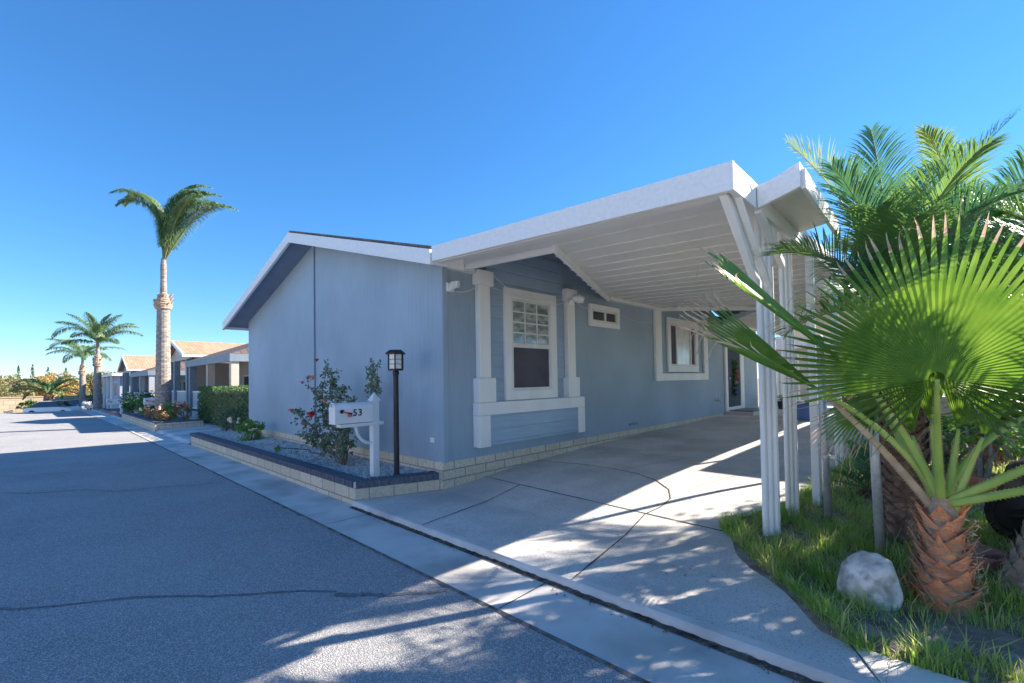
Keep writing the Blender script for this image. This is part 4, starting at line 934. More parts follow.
# ---- tall street palms
def street_palm(x, y, z0, zc, r0, label, specs, boot, nl=60, ll=.55, name='queen_palm', m='frond_far', pw=None):
    t = thing(name, (x, y, z0), label, 'palm')
    q = MB(); k = 46; pr = []
    for i in range(k+1):
        u = i/k; z = z0+(boot[0]-z0)*u; pr.append((r0*(1.12-.25*u+.02*(i % 2)*2), z-z0))
    q.lathe((x, y, z0), pr, 16); q.build('trunk', M['trunk_palm'], t)
    q = MB(); pr = []
    for i in range(15):
        u = i/14; pr.append((r0*(1.0+.17*math.sin(math.pi*min(1, u*1.1)))*(1-.35*u)+.03*(i % 2), boot[0]-z0+(boot[1]-boot[0])*u))
    q.lathe((x, y, z0), pr, 14)
    for j in range(30):
        a = random.random()*6.28; zz = random.uniform(boot[0], boot[1]-.1); rr_ = r0*1.12
        q.bar((x+rr_*.8*math.cos(a), y+rr_*.8*math.sin(a), zz), (x+rr_*1.10*math.cos(a+.2), y+rr_*1.10*math.sin(a+.2), zz+.14), .11, .03)
    q.build('boot_band', M['trunk_boot'], t)
    q = MB(); q.lathe((x, y, z0), [(r0*.50, boot[1]-z0-.02), (r0*.42, (boot[1]+zc)/2-z0), (r0*.45, zc-z0-.2), (r0*.3, zc-z0+.15)], 12); q.build('crownshaft', M['trunk_palm'], t)
    feather_crown(t, (x, y, zc), specs, M[m], M['rachis'], nl=nl, ll=ll, lw=.04 if nl < 100 else .026, hang=1.1, vee=15, rr=.03, pw=pw)
    return t
CAMR = Vector((math.cos(yaw), math.sin(yaw)))       # image right, in plan
aR = math.atan2(CAMR.y, CAMR.x)
street_palm(-22.0, 3.32, .12, 6.3, .235, 'tallest palm, with a bulge high on its ringed trunk and sweeping fronds',
    [(aR, 1.28, 3.9, 2.2), (aR+.35, 1.35, 3.6, 2.2), (aR-.4, 1.15, 3.6, 2.0), (aR+.1, 1.05, 3.8, 1.9), (aR+3.0, 1.53, 3.9, 3.2), (aR+3.3, 1.50, 3.5, 3.0), (aR+3.1, 1.57, 3.7, 2.7), (aR-.1, 1.38, 3.8, 2.4), (aR+3.7, 1.54, 3.6, 2.8), (aR+.2, 1.2, 3.6, 2.0), (aR+.1, 1.5, 4.0, 2.3), (aR-.2, 1.48, 3.7, 2.6)], (4.45, 5.05), nl=150, ll=.62, pw=1.6)
sp2 = [(aR+k, e, L, d) for k, e, L, d in ((0, .6, 3.6, 1.3), (.3, .9, 3.0, 1.3), (3.1, .85, 4.3, 2.2), (2.8, .6, 3.4, 1.2), (3.4, 1.2, 3.0, 1.0), (1.5, 1.4, 2.6, .7), (-1.3, 1.3, 2.6, .9), (.1, 1.25, 2.8, 1.0), (-.4, .3, 2.6, 1.0), (3.3, .3, 2.4, .9), (.8, 1.1, 2.8, 1.3), (-2.2, 1.0, 2.8, 1.3), (2.2, 1.1, 2.7, 1.2), (-.9, .6, 2.6, 1.4))]
street_palm(-46.0, 3.0, -.2, 4.75, .23, 'second tall palm down the street, bushy crown with a long frond reaching left', sp2, (3.0, 3.9), 76, .8)
sp3 = [(aR+k*.55, .3+.9*((k*7) % 5)/5, 2.8+.8*((k*3) % 4)/4, 1.3) for k in range(12)]+[(aR+3.0, .9, 4.3, 2.0)]
street_palm(-58.0, 2.75, -1.3, 4.3, .23, 'farthest tall palm, left of the bushy-crowned one, with yellowing lower fronds', sp3, (2.6, 3.6), 60, .8)
# broad feather palm beyond
t = thing('date_palm', (-60, .5, -1.35), 'low wide date palm with arching olive fronds, behind the parked white car', 'palm')
q = MB(); q.lathe((-60, .6, -1.4), [(.4, 0), (.45, 1.3), (.35, 2.2)], 10); q.build('trunk', M['trunk_brown'], t)
feather_crown(t, (-60, .6, .9), [(aR+k*.42+random.uniform(-.1, .1), .35+.8*((k*5) % 7)/7, 2.7+.8*random.random(), 1.5) for k in range(16)], M['frond_far'], M['rachis'], nl=40, ll=.6, lw=.08, hang=.6, merge_all=True, rr=.05)
# far end: wall, trees, poles, car
t = thing('boundary_wall', (-65, 0, -.5), 'long sand-coloured block wall closing the far end of the street', 'wall')
q = MB(); q.box((-65.2, -30, -1.5), (-65, 14, .55)); q.build('wall_body', M['far_wall'], t)
q = MB(); q.box((-65.25, -30, .551), (-64.95, 14, .65)); q.build('coping', M['far_wall'], t)
lb = ['leafy golden-brown tree beyond the boundary wall, %s']
far = [(-78, -10.5, 3.4, 'leaf_autumn', 'at the far left edge of the view'), (-80, -6.3, 3.6, 'leaf_autumn', 'behind the tall utility pole'), (-76, -2.8, 3.3, 'leaf_olive', 'just right of the utility pole'), (-78, 1.2, 3.4, 'leaf_autumn', 'behind the wide date palm'), (-80, 5.5, 3.6, 'leaf_olive', 'behind the farthest tall palm'), (-88, -13.5, 5.2, 'leaf_dark', 'as a dark crown above the golden ones'), (-92, 8.5, 3.9, 'leaf_olive', 'showing between the palms and the lavender house')]
for k, (x, y, h, mm, w_) in enumerate(far):
    t = thing('broadleaf_tree', (x, y, -.8), ('dark green' if mm == 'leaf_dark' else 'golden-brown' if mm == 'leaf_autumn' else 'olive')+' tree beyond the boundary wall, '+w_, 'tree', 'trees beyond the boundary wall')
    q = MB(); q.tube([(x, y, -1.5), (x+.1, y, .2), (x, y+.2, h*.6)], [.22, .16, .08], 8)
    for j in range(5): a = j*1.25; q.tube([(x, y, .2+.2*j), (x+1.2*math.cos(a), y+1.2*math.sin(a), h*.55)], [.1, .04], 6)
    q.build('trunk', M['stem'], t)
    v, f = leafcloud(clumpy((x, y, h*.42), h*.74, 44, 130, (1.25, 1.25, .8), .34, .3), .26, aspect=.6); raw('crown', v, f, M[mm], t)
for k, (x, y, h, r) in enumerate([(-90, -2.0, 4.5, .5), (-90, -.7, 4.7, .45), (-92, .8, 4.4, .55), (-90, -4.2, 4.5, .6), (-92, 2.6, 4.3, .55)]):
    t = thing('cypress', (x, y, -1.5), ('second from left of the slim cypresses', 'middle one of the slim cypresses', 'fourth from left of the slim cypresses', 'leftmost of the slim cypresses', 'rightmost of the slim cypresses')[k]+' on the skyline beyond the golden trees', 'tree', 'slim cypresses on the skyline')
    q = MB(); q.tube([(x, y, -1.5), (x, y, h*.8)], [.12, .04], 6); q.build('trunk', M['stem'], t)
    n_ = 420; u = rng.random(n_); a = rng.random(n_)*6.28; rr_ = r*(1-u)**.6*rng.uniform(.5, 1, n_); cen = np.stack([x+rr_*np.cos(a), y+rr_*np.sin(a), -.4+(h+.4)*u], 1)
    v, f = leafcloud(cen, .22, aspect=.4, upbias=2); raw('crown', v, f, M['leaf_dark'], t)
t = thing('utility_pole', (-68, -5.3, -.6), 'tall brown wooden utility pole beyond the boundary wall', 'utility pole')
q = MB(); q.tube([(-68, -5.35, -1.5), (-68, -5.35, 4.1)], [.16, .11], 8); q.build('pole', M['wood_pole'], t)
q = MB(); q.bar((-68, -6.2, 3.75), (-68, -4.5, 3.75), .1, .1); q.build('crossarm', M['wood_pole'], t)
t = thing('young_tree', (-62, -3.95, -.5), 'small street tree with a white-painted trunk and bright green crown', 'tree')
q = MB(); q.tube([(-62, -3.95, -1.4), (-62, -3.9, 1.0)], [.14, .10], 8); q.build('trunk', M['trim'], t)
v, f = leafcloud(clumpy((-62, -3.9, 1.9), 1.25, 16, 70, (1, 1, .9), .4, .3), .2, aspect=.6); raw('crown', v, f, M['leaf_bush'], t)
shrub('round_bush', (-63.8, -7.5, .3), 1.1, 'yellow-green bush against the boundary wall at the left edge', 'bush', M['leaf_bush'], 14, 60, .2, (1, 1, .8))
shrub('round_bush', (-63.9, -.8, -.2), .7, 'dark bush against the boundary wall, left of the date palm', 'bush', M['leaf_dark'], 14, 60, .2, (.8, 1.3, .8))
shrub('round_bush', (-63.5, 4.2, .4), 1.1, 'grey-green bush behind the farthest palm trunk', 'bush', M['leaf_olive'], 14, 60, .2, (.8, 1.2, .9))
def car(x, y, z, ang, label, col):
    t = thing('parked_car', (x, y, z), label, 'car')
    def tf(p): a = ang; return (x+p[0]*math.cos(a)-p[1]*math.sin(a), y+p[0]*math.sin(a)+p[1]*math.cos(a), z+p[2])
    prof = [(-2.2, .3), (-2.25, .62), (-2.1, .82), (-1.35, .88), (1.0, .92), (2.0, .80), (2.25, .6), (2.2, .3)]
    q = MB(); q.extr([tf((a, -.85, b)) for a, b in prof], Vector(tf((0, .85, 0)))-Vector(tf((0, -.85, 0)))); body = q.build('body', M[col], t, bevel=.05)
    q = MB(); q.hexa([tf(p) for p in ((-1.7, -.78, .87), (1.15, -.78, .9), (1.15, .78, .9), (-1.7, .78, .87), (-1.0, -.62, 1.38), (.35, -.62, 1.40), (.35, .62, 1.40), (-1.0, .62, 1.38))]); q.build('window_band', M['glass_dark'], t)
    q = MB(); q.hexa([tf(p) for p in ((-1.05, -.64, 1.375), (.40, -.64, 1.395), (.40, .64, 1.395), (-1.05, .64, 1.375), (-.95, -.58, 1.43), (.3, -.58, 1.44), (.3, .58, 1.44), (-.95, .58, 1.43))]); q.build('roof', M[col], t)
    for a in (-1.4, 1.4):
        for s in (-1, 1):
            q = MB(); q.tube([tf((a, s*.72, .32)), tf((a, s*.88, .32))], .32, 16); wq = q.build('wheel', M['rubber'], t)
            q = MB(); q.tube([tf((a, s*.881, .32)), tf((a, s*.89, .32))], .19, 12); q.build('rim', M['galv'], wq)
    for s in (-1, 1):
        q = MB(); q.box(*(lambda a, b: ((min(a[0], b[0]), min(a[1], b[1]), a[2]), (max(a[0], b[0]), max(a[1], b[1]), b[2])))(tf((2.12, s*.75, .58)), tf((2.26, s*.45, .72)))); q.build('headlight', M['lamp_glass'], t)
car(-58.0, 1.1, -1.13, .75, 'low white car parked across the far end of the street', 'car_white')
car(-62.4, 3.4, -1.13, .7, 'grey car mostly behind the white one at the far end of the street', 'galv')
t = thing('utility_box', (-60, -7.5, -.45), 'pale blue-white metal box at the left edge by the boundary wall', 'utility box')
q = MB(); q.box((-60.4, -6.6, -1.38), (-59.8, -5.9, .55)); q.build('cabinet', M['cloth'], t, bevel=.03); q = MB(); q.box((-60.45, -6.65, .551), (-59.75, -5.85, .60)); q.build('lid', M['grey_trim'], t)
# pale plant by the walk: white flowered bush in front of palm
shrub('round_bush', (-50.5, 2.75, .1), .55, 'bush covered in white blossom between the two far palm trunks', 'bush', M['cloth'], 12, 50, .14, (1, .8, 1))

# ================================================================== RIGHT YARD
def img(px, py, d):
    """a point in the yard given as bearing and height at distance d (used only to read off coordinates)"""
    return Vector((0, 0, 1.5))+(RR*(px-512)/457.9+UU*(368.83-py)/457.9+F)*d
# ---- fan leaves
def fanleaf(root, hub, nrm, up, Rr, spread, nseg, fused=.55, pleat=.012, droop=.25, fold=0, dry=.08, seed=0, m='leaf_fan', name='leaf'):
    rnd = random.Random(seed); hub = Vector(hub); n_ = Vector(nrm).normalized(); u = Vector(up); u = (u-n_*u.dot(n_)).normalized(); s = u.cross(n_)
    V = []; Fc = []; mi = []; thr = MB()
    def dirv(a): return u*math.cos(a)+s*math.sin(a)
    def P(a, r, h, t=0):
        q = hub+dirv(a)*r+n_*(h+fold*abs(math.sin(a))*r)
        q = q+Vector((0, 0, -1))*droop*(r/Rr)**2.2*Rr*(.4+.6*abs(math.sin(a)))
        return q
    sp = R(spread)
    for i in range(nseg):
        a0 = -sp/2+sp*i/nseg; a1 = -sp/2+sp*(i+1)/nseg; am = (a0+a1)/2
        c = math.cos(am); low = c < -.22
        if low and i % 2: continue
        Rl = Rr*(.80+.20*max(0, c))*(1 if c > -.3 else .78)*rnd.uniform(.95, 1.04)
        o = len(V); fr = fused*Rl*rnd.uniform(.94, 1.06)*(.45 if low and spread > 180 else 1); r_ = [.035*Rr, .22*Rr, .40*Rr, fr]
        for r in r_:
            V += [P(a0, r, -pleat*(r/fr)), P(am, r, pleat*(r/fr)), P(a1, r, -pleat*(r/fr))]
        for k in range(3):
            b = o+3*k; Fc += [(b, b+1, b+4, b+3), (b+1, b+2, b+5, b+4)]; mi += [0, 0]
        b = o+9; tr = [fr+(Rl-fr)*t for t in (.35, .68, .9, 1)]; wds = [.42, .28, .13, .03]
        cb = rnd.uniform(-.05, .06); cn = rnd.uniform(-.10, .12)
        prev = b
        for k, (r, wq) in enumerate(zip(tr, wds)):
            tt = (k+1)/4; ac = am+cb*tt*tt*.5; hh = (a1-a0)*wq*fr/r; lift = cn*tt**2.5*Rr*.35
            o2 = len(V); V += [P(ac-hh, r, lift-.004), P(ac, r, lift+pleat*.7*(1-tt)), P(ac+hh, r, lift-.004)]
            Fc += [(prev, prev+1, o2+1, o2), (prev+1, prev+2, o2+2, o2+1)]
            dr = 1 if (k == 3 or (k == 2 and rnd.random() < dry*2)) else 0
            mi += [dr, dr]; prev = o2
        if rnd.random() < .22:
            p = Vector(V[prev+1]); pts = [p]
            d = (dirv(am)+Vector((rnd.uniform(-.6, .6), rnd.uniform(-.6, .6), -.3))).normalized()
            for k in range(7):
                d = (d+Vector((rnd.uniform(-.5, .5), rnd.uniform(-.5, .5), -.45))).normalized(); pts.append(pts[-1]+d*.022)
            thr.tube(pts, .0018, 3, cap=False)
    o = raw(name, [tuple(p) for p in V], Fc, [M[m], M['leaf_tip']], root)
    o.data.polygons.foreach_set('material_index', mi)
    if thr.v: thr.build('fibre_threads', M['leaf_tip'], o)
    return o
def petiole(root, pts, w0, w1, thorns=True, m='petiole', seed=1):
    pts = [Vector(p) for p in pts]; rnd = random.Random(seed)
    fine = []
    for i in range(13):
        t = i/12*(len(pts)-1); k = min(int(t), len(pts)-2); fine.append(pts[k].lerp(pts[k+1], t-k))
    if len(pts) == 3:
        fine = [pts[0]*(1-t)**2+pts[1]*2*t*(1-t)+pts[2]*t*t for t in [i/12 for i in range(13)]]
    q = MB(); n_ = len(fine); vs = []
    ax = (fine[-1]-fine[0]).normalized(); vw = (fine[6]-Vector((0, 0, 1.5))).normalized(); side = ax.cross(vw).normalized(); nr = side.cross(ax)
    for i, p in enumerate(fine):
        ww = (w0+(w1-w0)*i/(n_-1))/2
        for a in range(8):
            g_ = a*math.pi/4; vs.append(p+side*ww*math.cos(g_)+nr*ww*.45*math.sin(g_))
    q.add(vs, [(i*8+a, i*8+(a+1) % 8, i*8+8+(a+1) % 8, i*8+8+a) for i in range(n_-1) for a in range(8)]+[tuple(range(8))[::-1], tuple(range((n_-1)*8, n_*8))])
    o = q.build('petiole', M[m], root, smooth=True)
    if thorns:
        q = MB()
        for i in range(46):
            t = i/46*.9; k = t*12; j = int(k); p = fine[j].lerp(fine[j+1], k-j); ww = (w0+(w1-w0)*t)/2
            for sg in (-1, 1):
                b = p+side*sg*ww*.95; e = b+side*sg*.009+ax*rnd.uniform(.002, .008)
                q.add([b-ax*.004, b+ax*.004, b+nr*.003, e], [(0, 1, 3), (1, 2, 3), (2, 0, 3), (0, 2, 1)])
        q.build('thorn_row', M['thorn'], o)
    return o
FP = thing('fan_palm', (-.09, 4.02, 0), 'small fan palm with huge pleated green fan leaf and orange-red leaf-base trunk', 'palm')
bx, by = -.09, 4.02
q = MB(); q.lathe((bx, by, -.03), [(.150, 0), (.138, .1), (.118, .25), (.10, .42), (.088, .55), (.075, .66), (.045, .74)], 18); q.build('trunk', M['fibre'], FP)
rnd = random.Random(4)
for ring_ in range(11):
    z = .0+ring_*.058; rr_ = float(np.interp(z, [0, .3, .65], [.148, .115, .080])); nb = 4
    for k in range(nb):
        a = 2*math.pi*(k+.5*(ring_ % 2))/nb+rnd.uniform(-.2, .2); hw = R(52)*rnd.uniform(.75, 1.15); ht = rnd.uniform(.09, .17)
        vs = []; NU, NV = 9, 6
        for iv in range(NV):
            v_ = iv/(NV-1)
            for iu in range(NU):
                u_ = iu/(NU-1)*2-1
                wv_ = hw*(1-v_**1.25*.86); an_ = a+u_*wv_
                r1 = rr_+.006+.060*v_**1.6*(1-.35*abs(u_))-.012*abs(u_)+rnd.uniform(-.002, .002)
                zz = z+ht*v_*(1-.45*abs(u_)**1.5)
                vs.append((bx+r1*math.cos(an_), by+r1*math.sin(an_), zz))
        o_ = len(vs)
        vs2 = [((p[0]-bx)*.965+bx, (p[1]-by)*.965+by, p[2]-.004) for p in vs]
        q = MB(); fc = [(i*NU+j, i*NU+j+1, (i+1)*NU+j+1, (i+1)*NU+j) for i in range(NV-1) for j in range(NU-1)]
        q.add(vs+vs2, fc+[tuple(o_+x for x in f[::-1]) for f in fc]+[((NV-1)*NU+j, (NV-1)*NU+j+1, o_+(NV-1)*NU+j+1, o_+(NV-1)*NU+j) for j in range(NU-1)]+[(i*NU, (i+1)*NU, o_+(i+1)*NU, o_+i*NU) for i in range(NV-1)]+[((i+1)*NU+NU-1, i*NU+NU-1, o_+i*NU+NU-1, o_+(i+1)*NU+NU-1) for i in range(NV-1)])
        q.build('leaf_base', M['boot'], FP, smooth=False)
q = MB()
for k in range(340):
    a = rnd.uniform(0, 6.28); z = rnd.uniform(.02, .62); rr_ = float(np.interp(z, [0, .3, .65], [.175, .145, .11])); p = Vector((bx+rr_*math.cos(a), by+rr_*math.sin(a), z))
    t_ = Vector((-math.sin(a), math.cos(a), rnd.uniform(-.8, .8))).normalized(); e = p+t_*rnd.uniform(.04, .17)+Vector((math.cos(a), math.sin(a), 0))*rnd.uniform(-.01, .025)
    q.tube([p, (p+e)/2+Vector((math.cos(a), math.sin(a), 0))*.012, e], .0016, 3, cap=False)
q.build('fibre_threads', M['fibre'], FP)
top = Vector((bx, by-.01, .66))
hub = Vector((-.078, 3.50, 1.475))
petiole(FP, [top, (-.10, 3.82, 1.05), hub+Vector((0, .012, -.01))], .050, .024, seed=1)
fanleaf(FP, hub, (.02, -1, .10), (-.02, 0, 1), 0.94, 296, 84, fused=.57, droop=.05, fold=.05, dry=.22, seed=5, pleat=.009)
# left leaves seen nearly edge on
def edgeleaf(hub, tip, tilt, spread, nseg, seed, fused, fold=.35, **kw):
    u_ = tip-hub; v_ = (hub-Vector((0, 0, 1.5))).normalized(); n_ = u_.cross(v_).normalized()
    if n_.z < 0: n_ = -n_
    fanleaf(FP, hub, n_-v_*tilt, u_, u_.length, spread, nseg, fused=fused, fold=fold, seed=seed, pleat=.008, **kw)
h2 = img(862, 378, 2.95); petiole(FP, [top, (-.22, 3.95, 1.10), h2], .05, .028, seed=2)
edgeleaf(h2, img(712, 248, 2.75), .09, 30, 12, 8, .86, fold=.2, droop=.02, dry=.4)
h2b = img(822, 392, 3.1); petiole(FP, [top, (-.25, 4.0, 1.08), h2b], .045, .026, seed=7)
edgeleaf(h2b, img(690, 308, 3.0), .2, 64, 22, 9, .50, droop=.02, dry=.6)
h3 = Vector((-.42, 4.35, 1.30)); petiole(FP, [top, (-.3, 4.15, 1.05), h3], .05, .03, seed=3)
fanleaf(FP, h3, (-.3, -.5, .8), Vector((-.8, .1, .1)), .48, 200, 32, fused=.45, droop=.5, dry=.5, seed=10)
# right leaves
h4 = Vector((.78, 3.72, 1.36)); petiole(FP, [top, (.30, 3.88, .98), h4], .055, .034, seed=4)
fanleaf(FP, h4, (.2, -.7, .6), Vector((.9, 0, .4)), .95, 290, 50, fused=.5, droop=.3, seed=11)
h5 = Vector((.86, 3.62, 1.18)); petiole(FP, [top, (.34, 3.82, .86), h5], .05, .032, seed=5)
fanleaf(FP, h5, (-.1, -.3, .9), Vector((.9, -.2, .1)), .8, 260, 44, fused=.5, droop=.5, seed=12)
# upright young folded leaves
for k, (dx, dy, ht, sp_) in enumerate([(-.10, .02, 1.02, 7), (.07, .08, 1.15, 8), (.15, -.02, 1.06, 8), (-.03, .12, 1.2, 6)]):
    e = Vector((bx+dx*1.3, by+dy, .66+ht*.42)); petiole(FP, [top+Vector((dx*.3, dy*.3, -.05)), (bx+dx*.7, by+dy*.7, .85), e], .05, .018, seed=20+k)
    fanleaf(FP, e, (.1, -1, .1), Vector((dx*1.2, 0, .9)), .60+.05*k, 34+sp_, 12, fused=.8, droop=0, fold=.45, seed=30+k)
# old cut brown petiole on the left
petiole(FP, [top+Vector((-.03, 0, -.05)), (-.36, 3.9, 1.02), (-.62, 3.80, 1.32)], .05, .03, m='leaf_tip', seed=40)
# lower shaded fan behind
h6 = Vector((.35, 4.6, 1.22)); petiole(FP, [top, (0, 4.2, 1.0), h6], .045, .03, seed=6)
fanleaf(FP, h6, (0, -.6, .8), Vector((.1, .6, .9)), .6, 260, 40, fused=.5, droop=.4, seed=13)

# ---- hairy trunks: date palms
def date_palm(x, y, z0, top_, r, label, specs, mats, ll, tm='trunk_brown', nl=40, lw=.014, group=None, **kw):
    t = thing('feather_palm', (x, y, z0), label, 'palm', group)
    a = Vector((x, y, z0-.05)); b = Vector(top_); q = MB()
    q.tube([a.lerp(b, i/10) for i in range(11)], [r*(1.05-.15*i/10) for i in range(11)], 14)
    d = (b-a); L = d.length; dn = d.normalized(); sx = dn.cross(Vector((0, 1, 0))).normalized(); sy = dn.cross(sx)
    n_ = int(L/.045); k = 0
    for i in range(n_):
        for j in range(7):
            an_ = 2*math.pi*(j+.5*(i % 2))/7+random.uniform(-.12, .12); c = a+dn*(i*.045+random.uniform(-.01, .01)); o_ = sx*math.cos(an_)+sy*math.sin(an_); t_ = dn.cross(o_)
            w_ = r*.42; p = c+o_*r*.95
            q.add([p-t_*w_, p+t_*w_, p+dn*.05+o_*.03+t_*w_*.4, p+dn*.05+o_*.03-t_*w_*.4, p+dn*.075+o_*random.uniform(.03, .06)], [(0, 1, 2, 3), (3, 2, 4)])
    q.build('trunk', M[tm], t)
    q = MB()
    for i in range(260):
        an_ = random.uniform(0, 6.28); c = a+dn*random.uniform(.05, L); o_ = sx*math.cos(an_)+sy*math.sin(an_); p = c+o_*r; e = p+o_*random.uniform(.01, .05)+Vector((random.gauss(0, .03), random.gauss(0, .03), random.uniform(-.14, -.02)))
        q.tube([p, (p+e)/2+o_*.012, e], .0022, 3, cap=False)
    q.build('trunk_fibres', M['fibre'] if tm == 'trunk_grey' else M[tm], t)
    feather_crown(t, top_, specs, [M[x_] for x_ in mats], M['rachis'], nl=nl, ll=ll, lw=lw, rr=.011, **kw)
    return t
def az(right, depth): v_ = CAMR*right+Vector((-CAMR.y, CAMR.x))*depth; return math.atan2(v_.y, v_.x)
spA = []
for (rt, dp, el, L, dr) in [(.12, .3, 1.45, 1.75, .3), (-.3, .1, 1.3, 1.7, .5), (.5, .3, 1.2, 1.7, .6), (-.7, -.4, 1.1, 1.4, .8), (-.6, -.9, .75, 1.2, 1.0), (-.9, -.7, .35, 1.1, 1.0), (-.9, -.9, 1.0, 1.2, 1.3),
                            (-.9, -.2, .1, 1.1, .8), (.3, -1, .7, .9, 1.1), (1, 0, 1.0, 1.5, .9), (1, .5, .6, 1.5, 1.1), (.4, 1, .9, 1.6, .9), (.1, 1, .5, 1.5, 1.0), (.7, .9, 1.2, 1.7, .8), (.5, -.3, 1.3, 1.6, .6), (-.95, -.1, .8, 1.25, 1.2), (.9, -.5, .9, 1.3, 1.0),
                            (-.1, -.5, 1.15, 1.4, 1.2), (.2, .8, 1.3, 1.7, .6), (-.8, -.5, .55, 1.2, 1.2), (0, -.8, 1.0, 1.2, 1.3)]:
    spA.append((az(rt, dp), el, L, dr))
date_palm(-.33, 5.08, .1, (-.34, 4.85, 2.0), .155, 'full feather palm on a thick dark brown shaggy trunk, behind the fan palm', spA, ['frond', 'frond_dark', 'frond', 'frond', 'frond_dark', 'frond_olive'], .44, nl=84, lw=.0105, hang=.25, vee=32)
spB = []
for (rt, dp, el, L, dr) in [(-.8, .3, 1.1, 1.9, 1.35), (-.9, .5, .85, 1.8, 1.2), (-.5, .9, 1.15, 1.9, 1.0), (.2, .6, 1.2, 1.9, 1.2), (.5, .3, 1.1, 2.0, 1.0), (-1, 0, .5, 2.0, 1.0), (-.7, -.5, .7, 1.9, 1.3), (0, 1, 1.0, 2.0, 1.0), (-.5, .5, 1.3, 1.8, 1.3), (-.9, -.3, .2, 1.6, .9), (-.4, .5, .5, 1.8, 1.0), (.8, -.3, .8, 1.8, 1.2)]:
    spB.append((az(rt, dp), el, L, dr))
date_palm(.24, 4.45, .06, (1.0, 5.2, 1.75), .115, 'leaning grey rough-barked feather palm at the right edge, arching over the red pavers', spB, ['frond', 'frond_dark'], .38, tm='trunk_grey', nl=64, lw=.012, hang=.3)
date_palm(-.72, 6.25, .15, (-.72, 6.25, .26), .06, 'small low feather palm seedling with stiff fronds in sunlit grass behind the steel poles', [(az(rt, dp), el, .62, .45) for rt, dp, el in ((-1, -.3, .55), (-.8, .3, .9), (-.3, -.8, .8), (.5, -.6, .7), (1, .2, .6), (.2, .8, 1.0), (-1, .1, .3), (.6, .6, 1.2), (-.1, -.2, 1.3))], ['frond_dark'], .16, nl=22, lw=.012, hang=.15)
spC = [(az(math.cos(k*.9), math.sin(k*.9)), .35+1.05*((k*5) % 7)/7, 2.1, 1.0) for k in range(14)]
date_palm(.25, 8.7, .2, (.2, 8.7, 2.9), .15, 'feather palm farther back, showing above and left of the shaggy-trunked one', spC, ['frond', 'frond_dark', 'frond', 'frond_olive'], .46, nl=76, lw=.013, hang=.3)

# ---- bushes and trees behind
def bush(name, c, r, label, m, n, per, lsz, sc, z0, cat='bush', asp=.55, tr=.07):
    t = thing(name, (c[0], c[1], z0), label, cat)
    v, f = leafcloud(clumpy(c, r, n, per, sc, .34, .45), lsz, aspect=asp); raw('crown', v, f, m, t)
    q = MB(); b = Vector((c[0], c[1], z0-.05)); cc = Vector(c)
    q.tube([b, b.lerp(cc, .5)+Vector((.05, 0, 0)), cc], [tr, tr*.8, tr*.4], 8)
    for k in range(6):
        a = k*1.05; q.tube([b.lerp(cc, .35+.08*k), cc+Vector((math.cos(a)*r*.6*sc[0], math.sin(a)*r*.6*sc[1], r*.3*math.sin(k*2)))], [tr*.5, tr*.15], 6)
    q.build('trunk', M['stem'], t)
    return t
bush('broadleaf_tree', (.55, 6.9, 2.75), .85, 'bright green broad-leaved tree at the upper right, behind the arching palm fronds', M['leaf_bush'], 26, 100, .10, (1.1, 1, .8), .2, 'tree', .6)
bush('broadleaf_tree', (1.25, 9.4, 3.0), 1.25, 'dense dark-leaved tree behind the palm with the shaggy brown trunk', M['leaf_dark'], 34, 150, .10, (.95, 1.2, .85), .3, 'tree')
bush('broadleaf_tree', (2.2, 9.5, 2.9), 1.8, 'spreading dark tree behind the bright green one at right', M['leaf_dark'], 40, 140, .12, (1.1, 1, .85), .3, 'tree')
bush('leafy_bush', (.75, 8.6, .85), .62, 'low mid-green leafy bush in front of the tan block wall, behind the flower pot', M['leaf_bush'], 18, 80, .07, (1.5, .7, .8), .2)
bush('leafy_bush', (-.15, 7.4, .65), .38, 'small dark leafy bush just behind the shaggy brown trunk', M['leaf_hedge'], 14, 80, .06, (1.1, .9, 1), .2)
bush('leafy_bush', (.62, 5.9, .42), .30, 'leafy clump between the flower pot and the wheelbarrow', M['leaf_bush'], 10, 60, .055, (1.1, .9, .9), .13)
bush('leafy_bush', (-2.3, 15.6, .95), .55, 'brownish shrub beside the blue crate at the back of the driveway', M['leaf_flowerbed'], 14, 70, .08, (1, .8, 1.1), .34)
nc = thing('neighbour_carport', (.15, 14, .3), 'flat white carport on thin posts beyond the palms, right of the driveway', 'carport')  # second carport is an addition, its roof blocks sun from the driveway
q = MB(); y_ = 10.9
while y_ < 19: q.box((-.66, y_, 3.0), (.95, y_+.39, 3.03)); q.box((-.66, y_+.3, 3.031), (.95, y_+.41, 3.06)); y_ += .4
q.build('roof_panel', M['ceiling'], nc)
q = MB(); q.box((-.72, 10.82, 2.9), (1.0, 10.88, 3.12)); q.box((-.72, 10.881, 2.9), (-.67, 19.2, 3.12)); q.build('fascia', M['fascia'], nc)
for x_, yy_ in ((-.6, 11.3), (-.6, 14.9), (-.6, 18.6), (.85, 11.3), (.85, 18.6)):
    q = MB(); q.box((x_-.04, yy_-.04, .2), (x_+.04, yy_+.04, 2.995)); q.build('post', M['post_white'], nc)
bw_ = thing('garden_wall', (3, 9.9, .2), 'low tan block garden wall behind the potted plant', 'wall')
q = MB(); q.hexa([(-.75, 11.0, .1), (6, 7.6, .1), (6.1, 7.8, .1), (-.65, 11.2, .1), (-.75, 11.0, 1.05), (6, 7.6, 1.05), (6.1, 7.8, 1.05), (-.65, 11.2, 1.05)]); q.build('wall_body', M['block_wall'], bw_)
